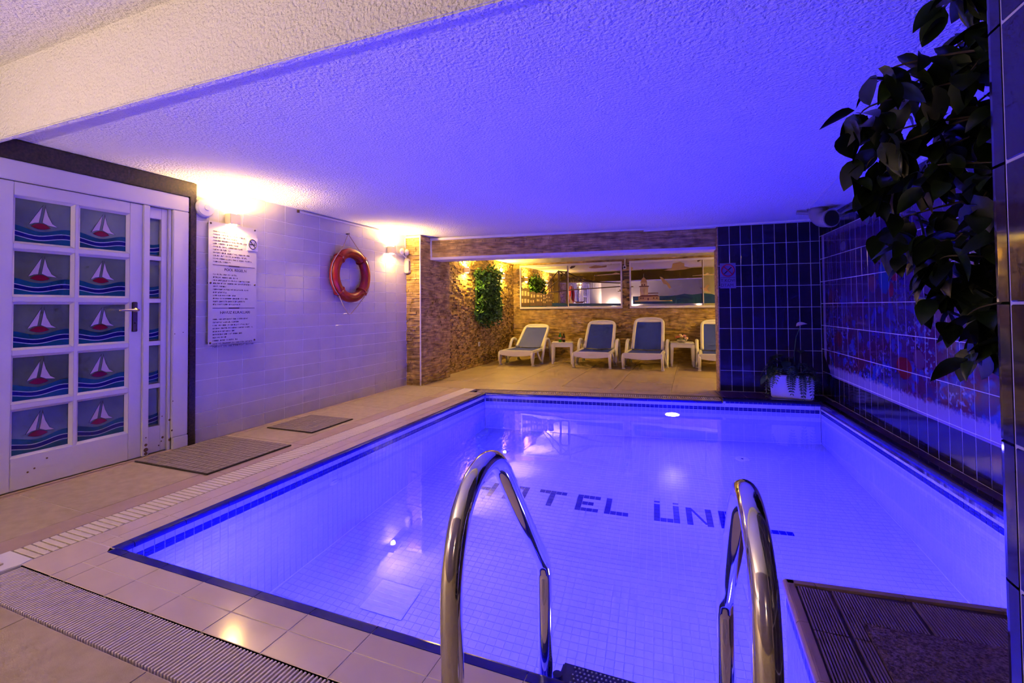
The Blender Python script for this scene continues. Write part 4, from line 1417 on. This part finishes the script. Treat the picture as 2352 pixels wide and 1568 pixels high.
fb = thing('rose_bowl', 'low glass bowl of orange and cream roses on the side table', 'flowers', (-0.20, 9.72, .475))
MB().lathe([(.05, 0), (.085, .02), (.10, .05), (.095, .065)], 22).build('bowl', M['bowl'], fb, smooth=True)
R3 = random.Random(11)
for k, (x, y, z) in enumerate([(-.06, -.03, .11), (0, -.05, .12), (.05, -.01, .13), (.02, .04, .11), (-.03, .03, .14), (.09, .03, .08), (-.09, .02, .10), (.085, -.05, .08)]):
    m_ = M[('rose1', 'rose2', 'rose3')[k % 3]]
    fl = MB().lathe([(.010, -.022), (.030, -.008), (.036, .010), (.026, .022), (.020, .012)], 9).build('rose', m_, fb, loc=(x, y, z), rot=(R3.uniform(-.5, .5), R3.uniform(-.5, .5), R3.random()))
    MB().lathe([(.013, .0), (.018, .014), (.012, .028)], 7).build('rose_heart', m_, fl)
for k in range(7):
    an = k * .9
    MB().tube([(0, 0, .05), (.06 * math.cos(an), .06 * math.sin(an), .075), (.13 * math.cos(an), .13 * math.sin(an), .05)], [.006, .018, .002], 5, sq=.25).build('leaf', M['greenwall'], fb)

# green plant panel
gp = tag(MB().box(XA - .002, XA + .05, 8.42, 9.47, .94, 1.98).build('green_wall_panel', M['greenback']), 'lush green artificial plant panel on the alcove side wall', 'plant panel')
mb = MB()
R4 = random.Random(5)
for k in range(2600):
    y = 8.945 + .70 * R4.uniform(-1, 1)
    z = 1.455 + .67 * R4.uniform(-1, 1)
    if max(abs(y - 8.945) / .70, abs(z - 1.455) / .67) > .86 + .10 * math.sin(9 * z + 5 * y) + .06 * math.sin(23 * y - 17 * z):
        continue
    if abs(y - 8.945) / .68 + abs(z - 1.455) / .66 > 1.72:
        continue
    bulge = .10 * (1 - ((y - 8.945) / .7) ** 2) + .05
    x = XA + .03 + R4.random() * bulge
    dirv = Vector((R4.uniform(.2, 1), R4.uniform(-1, 1), R4.uniform(-1.0, .7))).normalized()
    l, w = R4.uniform(.05, .10), R4.uniform(.012, .026)
    sd = dirv.cross(Vector((R4.uniform(-1, 1), R4.uniform(-1, 1), R4.uniform(-1, 1)))).normalized() * w
    p0 = Vector((x, y, z))
    mb.add([p0, p0 + dirv * l * .5 + sd, p0 + dirv * l, p0 + dirv * l * .5 - sd], [(0, 1, 2, 3)])
q = mb.build('foliage', M['greenwall'], gp)
q['kind'] = 'stuff'

# socket and camera
t = thing('wall_socket', 'small white power socket low on the alcove side wall', 'socket', (XA + .012, 8.57, .455))
MB().box(0, .010, -.045, .045, -.045, .045).build('plate', M['white'], t, bevel=.003)
MB().lathe([(.022, .010), (.020, .006)], 16, axis='x').build('outlet', M['cream'], t)
t = thing('ceiling_camera', 'small white security camera between the two mirror windows', 'camera', (-1.40, YB - .05, 2.10))
MB().box(-.035, .035, -.03, .03, -.05, .03).build('housing', M['white'], t, bevel=.008)
MB().lathe([(.022, 0), (.022, .012)], 16, axis='y', c=(0, -.042, -.01)).build('lens', M['black'], t)
MB().tube([(0, .02, .03), (0, .02, .12), (0, .035, .185)], .014, 8).build('bracket', M['white'], t)

# ------------------------------------------------------------------ mirror windows with painted skyline
def window(name, x0, x1, split, label, group=None):
    t = thing(name, label, 'window', (x0, YB, WZ0))
    t['kind'] = 'structure'
    w, h = x1 - x0, WZ1 - WZ0
    f = .045
    MB().box(0, w, -.035, .012, 0, f * 1.1).build('sill', M['trimwhite'], t, bevel=.005)
    MB().box(0, w, -.030, .012, h - f, h).build('head', M['trimwhite'], t, bevel=.005)
    MB().box(0, f * .7, -.030, .012, f * 1.1, h - f).build('jamb', M['trimwhite'], t, bevel=.005)
    MB().box(w - f * .7, w, -.030, .012, f * 1.1, h - f).build('jamb', M['trimwhite'], t, bevel=.005)
    MB().box(split - .012, split + .004, -.018, .010, f * 1.1, h - f).build('dark_mullion', M['etchdark'], t)
    MB().box(split + .004, split + .018, -.022, .010, f * 1.1, h - f).build('pale_mullion', M['trimwhite'], t)
    p1 = MB().box(f * .7, split - .012, 0, .006, f * 1.1, h - f).build('pane', M['mirror'], t)
    p2 = MB().box(split + .018, w - f * .7, 0, .006, f * 1.1, h - f).build('pane', M['mirror'], t)
    return t
w1 = window('window_1', WIN[0][0], WIN[0][1], 1.216, 'mirror window painted with a suspension bridge and houses')
w2_ = window('window_2', WIN[1][0], WIN[1][1], 1.53, 'mirror window painted with a sea tower and gulls')

def painter(win, ox, oy, sx, sy):
    """returns put-paint functions; picture units map to the window plane"""
    cnt = [0]
    def P2(x, y):
        return ((x - ox) * sx, (oy - y) * sy)
    def poly(pts, m, name, layer=1):
        pp = [P2(*p) for p in pts]
        mb = MB()
        n = len(pp)
        y0 = -.0005 - .0006 * layer
        area = sum(pp[i][0] * pp[(i + 1) % n][1] - pp[(i + 1) % n][0] * pp[i][1] for i in range(n))
        if area < 0:
            pp = pp[::-1]
        mb.add([(a_, y0, b_) for a_, b_ in pp] + [(a_, y0 + .0006, b_) for a_, b_ in pp],
               [tuple(range(n)), tuple(range(2 * n - 1, n - 1, -1))] + [(i, n + i, n + (i + 1) % n, (i + 1) % n) for i in range(n)])
        return mb.build(name, M[m], win)
    def line(pts, r, m, name):
        pp = [P2(*p) for p in pts]
        return MB().tube([(a_, -.002, b_) for a_, b_ in pp], r, 5).build(name, M[m], win)
    return poly, line

W1 = WIN[0][1] - WIN[0][0]
Hh = WZ1 - WZ0
poly, line = painter(w1, 25, 1165, W1 / (2325 - 25), Hh / (1165 - 165))
poly([(60, 1095), (780, 1095), (780, 1030), (1300, 1050), (2290, 1060), (2290, 1110), (60, 1110)], 'etchsea', 'painted_sea', 0)
# houses
for hx0, hx1, hy, wins in ((60, 255, 690, [(85, 800, 45, 110), (155, 805, 50, 110), (225, 820, 45, 90), (80, 975, 40, 95), (150, 975, 55, 95), (222, 980, 45, 80)]),
                           (262, 400, 770, [(303, 865, 32, 75), (365, 870, 36, 65), (288, 990, 26, 55), (342, 990, 32, 60)]),
                           (404, 560, 800, [(440, 865, 26, 50), (475, 868, 24, 50), (530, 875, 26, 45), (440, 965, 28, 48), (476, 968, 24, 46), (534, 968, 26, 46)]),
                           (564, 640, 820, [(595, 862, 28, 34), (592, 925, 20, 42), (624, 925, 16, 36), (580, 1005, 18, 44), (620, 1012, 18, 40)]),
                           (644, 785, 835, [(665, 900, 22, 40), (716, 905, 18, 34), (668, 975, 20, 40), (716, 978, 16, 36), (760, 980, 18, 34)])):
    hs_ = poly([(hx0, 1100), (hx1, 1100), (hx1, hy + 12), ((hx0 + hx1) / 2, hy - 14), (hx0, hy + 12)], 'etchdark', 'painted_house', 1)
    for cx_, cy_, ww, hh in wins:
        poly([(cx_ - ww / 2, cy_ - hh / 2), (cx_ + ww / 2, cy_ - hh / 2), (cx_ + ww / 2, cy_ + hh / 2), (cx_ - ww / 2, cy_ + hh / 2)], 'etchcream', 'painted_house_window', 2)
# bridge
poly([(925, 1040), (968, 1040), (968, 330), (955, 305), (930, 305), (922, 330)], 'etchdark', 'painted_bridge_tower', 1)
poly([(1110, 1060), (1150, 1060), (1152, 340), (1140, 320), (1115, 330)], 'etchdark', 'painted_bridge_tower', 1)
poly([(950, 310), (1130, 335), (1130, 362), (950, 340)], 'etchdark', 'painted_bridge_beam', 1)
poly([(960, 540), (1115, 535), (1115, 565), (960, 570)], 'etchdark', 'painted_bridge_beam', 1)
line([(930, 320), (775, 500), (650, 640), (520, 775)], .013, 'etchdark', 'painted_bridge_cable')
line([(1110, 365), (960, 500), (770, 660), (600, 790)], .013, 'etchdark', 'painted_bridge_cable')
line([(970, 330), (1110, 430), (1280, 515), (1480, 560), (1700, 590), (2285, 625)], .013, 'etchdark', 'painted_bridge_cable')
line([(1150, 360), (1300, 440), (1480, 515), (1640, 560), (1900, 600)], .013, 'etchdark', 'painted_bridge_cable')
line([(765, 480), (765, 800)], .009, 'etchdark', 'painted_bridge_hanger')
poly([(700, 785), (930, 765), (1300, 730), (1720, 715), (2285, 690), (2285, 712), (1720, 738), (1300, 755), (930, 790), (700, 812)], 'etchdark', 'painted_bridge_deck', 1)
for k in range(16):
    x = 1180 + k * 34
    line([(x, 430 + k * 10), (x, 735)], .004, 'etchdark', 'painted_bridge_hanger')
# ship, gulls, waves
poly([(1280, 1000), (1330, 1040), (1480, 1045), (1520, 1000), (1440, 1010), (1340, 1008)], 'etchroof', 'painted_boat', 1)
line([(1335, 1000), (1335, 800)], .005, 'etchdark', 'painted_mast')
poly([(1175, 1050), (1200, 880), (1260, 1050)], 'etchcream', 'painted_sail', 1)
for bx, by in ((2010, 150), (2090, 205), (2230, 190)):
    poly([(bx - 50, by - 30), (bx, by), (bx + 55, by - 20), (bx + 10, by + 14)], 'etchdark', 'painted_gull', 1)
poly([(1200, 250), (1240, 215), (1330, 215), (1300, 255), (1215, 280)], 'etchdark', 'painted_gull', 1)
poly([(1620, 260), (1760, 225), (1900, 245), (2010, 235), (2000, 275), (1760, 290), (1640, 285)], 'etch', 'painted_cloud', 1)
poly([(1740, 440), (2120, 420), (2200, 395), (2280, 425), (2280, 440), (1740, 455)], 'etchcream', 'painted_cloud', 1)

Wf = WIN[1][1] - WIN[1][0]
poly, line = painter(w2_, 60, 1320, W1 / 2620, Hh / (1320 - 110))
poly([(130, 1020), (960, 1020), (1110, 1010), (1280, 975), (1450, 1000), (1700, 970), (1860, 995), (2040, 1070), (2640, 1040), (2640, 1215), (130, 1215)], 'etchsea', 'painted_sea', 0)
poly([(170, 1150), (1015, 1150), (1015, 1128), (170, 1128)], 'etchcream', 'painted_quay', 1)
poly([(255, 1125), (735, 1125), (735, 1030), (255, 1030)], 'etch', 'painted_building', 1)
poly([(255, 1032), (735, 1032), (690, 990), (340, 990)], 'etchroof', 'painted_roof', 2)
for x in (300, 350, 590, 660):
    poly([(x, 1088), (x + 32, 1088), (x + 32, 1052), (x, 1052)], 'etchroof', 'painted_building_window', 2)
poly([(465, 1125), (495, 1125), (495, 1062), (465, 1062)], 'etchroof', 'painted_building_door', 2)
poly([(300, 1010), (480, 1010), (485, 780), (295, 780)], 'etchcream', 'painted_tower', 1)
poly([(275, 782), (505, 782), (500, 758), (285, 758)], 'etchroof', 'painted_tower_gallery', 2)
poly([(320, 760), (465, 760), (465, 670), (320, 670)], 'etchcream', 'painted_tower_lantern', 1)
for x in (335, 390):
    poly([(x, 750), (x + 26, 750), (x + 26, 715), (x, 715)], 'etchroof', 'painted_tower_window', 2)
poly([(310, 680), (465, 680), (440, 590), (400, 545), (370, 545), (335, 590)], 'etch', 'painted_tower_dome', 1)
line([(388, 550), (388, 450)], .006, 'etchcream', 'painted_spire')
poly([(345, 355), (380, 330), (375, 370)], 'etchdark', 'painted_flag', 1)
poly([(470, 960), (710, 955), (710, 935), (470, 935)], 'etchroof', 'painted_roof', 1)
poly([(745, 540), (800, 550), (900, 660), (960, 720), (1000, 830), (950, 840), (900, 740), (830, 720)], 'etch', 'painted_gull', 1)
poly([(1610, 830), (1700, 850), (1760, 770), (1815, 770), (1760, 870), (1830, 960), (1700, 910)], 'etch', 'painted_gull', 1)
poly([(820, 380), (1010, 345), (1040, 220), (1200, 190), (1290, 230), (1290, 300), (1440, 350), (1300, 380), (1000, 400)], 'etch', 'painted_cloud', 1)
poly([(1460, 535), (1720, 515), (1770, 475), (1830, 520), (1960, 495), (2040, 520), (2200, 510), (2200, 528), (1460, 545)], 'etchcream', 'painted_cloud', 1)
poly([(1560, 180), (1600, 140), (1700, 145), (1640, 170), (1580, 210)], 'etchdark', 'painted_gull', 1)
poly([(1990, 1060), (2230, 1060), (2230, 900), (2110, 880), (1990, 900)], 'etchdark', 'painted_house', 1)
poly([(1940, 905), (2060, 860), (2240, 920)], 'etchroof', 'painted_roof', 2)
poly([(2000, 860), (2240, 860), (2240, 760), (2000, 800)], 'etchdark', 'painted_house', 1)
poly([(1950, 795), (2060, 760), (2170, 715), (2250, 770)], 'etchroof', 'painted_roof', 2)
for x, y in ((2015, 835), (2065, 835), (2145, 795), (2015, 960), (2085, 960), (2190, 975), (2025, 1030), (2085, 1030), (2185, 1035), (2185, 880)):
    poly([(x - 13, y - 18), (x + 13, y - 18), (x + 13, y + 18), (x - 13, y + 18)], 'etchcream', 'painted_house_window', 3)

# ------------------------------------------------------------------ planter with fern and peace lily
pt = thing('planter_with_ferns', 'white ceramic planter with drooping ferns and a single pale flower', 'potted plant', (1.155, 6.655, LZ), -.20)
PW, PD, PH = .245, .11, .285
MB().hexa([(-PW + .02, -PD + .01, 0), (PW - .02, -PD + .01, 0), (PW - .02, PD - .01, 0), (-PW + .02, PD - .01, 0),
           (-PW, -PD, PH), (PW, -PD, PH), (PW, PD, PH), (-PW, PD, PH)]).build('planter', M['planter'], pt, bevel=.012, seg=3)
MB().box(-PW + .02, PW - .02, -PD + .02, PD - .02, PH - .01, PH + .012).build('soil', M['soil'], pt)
R5 = random.Random(21)
def frond(base, out, length, rise, droop, lw):
    """fern frond: midrib plus paired leaflets, curving over and down"""
    mb = MB()
    base, out = Vector(base), Vector(out).normalized()
    pts = []
    for k in range(15):
        t_ = k / 14
        pts.append(base + out * (length * (t_ ** .75) * .62) + Vector((0, 0, rise * math.sin(min(1, t_ * 1.5) * PI / 2) * (1 - t_ * .5) - droop * t_ ** 2.1)))
    mb.tube(pts, [.0035 * (1 - .8 * k / 14) + .0006 for k in range(15)], 5)
    for k in range(2, 15):
        tg = (pts[min(k + 1, 14)] - pts[k - 1]).normalized()
        sd = tg.cross(Vector((0, 0, 1)))
        if sd.length < .05:
            sd = Vector((1, 0, 0))
        sd.normalize()
        w = lw * math.sin(PI * (k - 1) / 15) + .008
        for s in (-1, 1):
            a_ = pts[k]
            b_ = a_ + sd * s * w + tg * .012
            mb.add([a_ - tg * .006, a_ + sd * s * w * .5 + tg * .012, b_, a_ + sd * s * w * .5 - tg * .008], [(0, 1, 2, 3)])
    return mb
spec = [((-.22, -.06), (-.6, -1), .16, .05, .30), ((-.20, -.09), (-.3, -1), .12, .03, .16), ((-.02, -.09), (.1, -1), .13, .04, .20), ((.03, -.08), (-.35, -1), .14, .04, .24), ((.10, -.09), (.25, -1), .14, .05, .30),
        ((.13, -.09), (-.1, -1), .13, .04, .26), ((.20, -.08), (.2, -1), .12, .04, .27), ((.22, -.06), (.8, -.8), .14, .05, .22), ((-.12, .0), (-1, -.5), .26, .20, .10),
        ((.0, .02), (.2, -.6), .24, .22, .12), ((.12, .03), (.7, -.4), .22, .20, .10), ((-.18, .02), (-1, .1), .24, .16, .14), ((.06, .0), (-.5, -.5), .2, .2, .1)]
for (bx, by), o_, ln, rs, dp in spec:
    frond((bx, by, PH), (o_[0], o_[1], 0), ln, rs, dp, .042).build('fern_frond', M['fern'], pt)
def leaf_mesh(L, W, m, name='leaf', fold=.18, curl=.25):
    mb = MB()
    n = 7
    for i in range(n):
        t_ = i / (n - 1)
        w = W * (math.sin(PI * min(1, t_ ** .8 * .98 + .01)) ** .85) if 0 < i < n - 1 else .0008
        y = L * t_
        z = -curl * L * t_ * t_
        mb.v += [(-w, y, z + fold * w), (0, y, z), (w, y, z + fold * w)]
    for i in range(n - 1):
        for j in range(2):
            b0 = i * 3 + j
            mb.f.append((b0, b0 + 1, b0 + 4, b0 + 3))
    return mb.mesh(name, m, smooth=True)
for k in range(9):
    an = 2.6 + k * .42
    frond((.10 * math.cos(an), .04 * math.sin(an), PH), (math.cos(an), math.sin(an) * .7, 0), R5.uniform(.30, .42), R5.uniform(.18, .34), R5.uniform(.10, .20), .05).build('fern_frond', M['fern'], pt)
lm = leaf_mesh(.19, .055, M['fern'], 'broad_leaf')
for x, y, z, rz, tilt in ((-.10, 0, .44, 2.2, .3), (-.06, .02, .52, 1.4, .1), (-.16, .0, .38, 2.6, -.1), (.02, .02, .48, .6, .2), (-.20, .0, .34, 2.9, -.3), (-.02, -.02, .40, 3.6, -.2), (-.13, .03, .50, 2.9, .2), (.10, .02, .56, .2, .3), (-.24, -.02, .28, 2.4, -.5), (-.05, -.04, .46, 3.1, -.3)):
    put('broad_leaf', lm, pt, (x, y, z), (tilt, 0, rz))
    MB().tube([(x * .4, y, PH), (x * .8, y, (PH + z) / 2), (x, y, z)], .004, 5).build('stalk', M['fern'], pt)
MB().tube([(.04, 0, PH), (.03, 0, .55), (.055, -.01, .76), (.10, -.02, .885)], .0035, 5).build('flower_stalk', M['greenwall'], pt)
fl = put('spathe', leaf_mesh(.125, .052, M['spathe'], 'spathe', .5, .1), pt, (.06, -.035, .895), (.35, .25, -1.25))
MB().tube([(.075, -.04, .905), (.115, -.05, .915)], .006, 8).build('spadix', M['spadix'], pt)

# ------------------------------------------------------------------ ficus reaching in beside the near pillar
fx = thing('potted_ficus', 'tall ficus with dark glossy leaves beside the near tiled pillar', 'tree', (1.19, 1.66, 0.014))
MB().lathe([(.13, 0), (.17, .04), (.20, .30), (.215, .32), (.205, .34)], 24).build('pot', M['terracotta'], fx, smooth=True)
MB().lathe([(.19, .30), (.19, .315)], 20).build('soil', M['soil'], fx)
trunk = [(0, 0, .30), (.02, .0, .7), (-.01, .03, 1.15), (.0, .05, 1.55), (-.03, .07, 1.95), (-.05, .08, 2.2)]
MB().tube(smooth_path(trunk, 4), .017, 9).build('trunk', M['bark'], fx, smooth=True)
R6 = random.Random(17)
leafs = [leaf_mesh(.112, .030, M['leaf'], 'leaf', .25, .25), leaf_mesh(.092, .025, M['leaf'], 'leaf', .35, .35), leaf_mesh(.125, .034, M['leaf'], 'leaf', .15, .15)]
# branches: start height on the trunk, tip position relative to the root
tips = [(-.64, .20, 1.86), (-.62, .28, 1.72), (-.58, .16, 1.96), (-.48, .10, 2.14), (-.40, .20, 2.22), (-.60, .34, 1.62), (-.55, .36, 1.50), (-.50, .24, 1.78),
        (-.52, .30, 1.40), (-.45, .22, 1.34), (-.42, .30, 1.24), (-.40, .18, 1.18), (-.34, .14, 1.10), (-.30, .26, 1.30), (-.36, .05, 1.55), (-.30, .0, 1.75),
        (-.33, .12, 1.95), (-.28, .25, 2.08), (-.25, .10, 1.45), (-.22, .22, 1.62), (-.30, .30, 1.85), (-.20, -.02, 1.28), (-.26, .05, 1.16), (.25, .25, 1.9), (.22, -.15, 1.7), (.15, .35, 1.5), (-.05, .35, 2.1), (.1, -.1, 2.15),
        (-.45, .15, 1.62), (-.40, .28, 1.70), (-.35, .20, 1.42), (-.30, .12, 1.62), (-.22, .10, 1.90), (-.38, .25, 2.02), (-.20, .15, 2.15), (-.18, .12, 1.36), (-.28, .18, 1.22), (-.46, .30, 1.95), (-.15, .05, 1.75), (-.15, .2, 1.55)]
def leaf_verts(me_, p, rot):
    mt = Matrix.Translation(p) @ Matrix.Rotation(rot[2], 4, 'Z') @ Matrix.Rotation(rot[1], 4, 'Y') @ Matrix.Rotation(rot[0], 4, 'X')
    return [tuple(mt @ v.co) for v in me_.vertices], [tuple(q.vertices) for q in me_.polygons]
spots = []
LIM = [(1.05, .30), (1.15, .33), (1.27, .39), (1.35, .40), (1.47, .45), (1.61, .53), (1.74, .56), (1.87, .60), (2.02, .50), (2.12, .34), (2.4, .30)]
def lim(z):
    for (z0, a0), (z1, a1) in zip(LIM[:-1], LIM[1:]):
        if z <= z1:
            return a0 + (a1 - a0) * (z - z0) / (z1 - z0)
    return .3
for tx, ty, tz in tips:
    tx = max(tx, -lim(tz))
    hz = max(.9, min(2.05, tz - R6.uniform(-.05, .35)))
    i0 = min(range(len(trunk)), key=lambda i: abs(trunk[i][2] - hz))
    s = Vector((trunk[i0][0], trunk[i0][1], hz))
    e = Vector((tx, ty, tz))
    mid = (s + e) / 2 + Vector((0, 0, .08))
    path = smooth_path([tuple(s), tuple(mid), tuple(e), tuple(e + (e - mid).normalized() * .06 + Vector((0, 0, -.05)))], 6)
    MB().tube(path, [.006 * (1 - .75 * k / (len(path) - 1)) for k in range(len(path))], 6).build('branch', M['bark'], fx, smooth=True)
    m_ = len(path)
    for k in range(5, m_):
        for rep in range(2 if R6.random() < .85 else 1):
            p = Vector(path[k]) + Vector((R6.uniform(-.05, .05), R6.uniform(-.05, .05), R6.uniform(-.05, .03)))
            spots.append((tx, p, R6.randrange(3), (R6.uniform(-1.25, -.2), R6.uniform(-.6, .6), R6.uniform(0, 2 * PI))))
spots.sort(key=lambda q_: q_[1].x)
rest = MB()
for k, (tx, p, li, rt) in enumerate(spots):
    if k < 300:
        put('leaf', leafs[li], fx, p, rt)
    else:
        rest.add(*leaf_verts(leafs[li], p, rt))
rest.build('inner_foliage', M['leaf'], fx, smooth=True)['kind'] = 'stuff'
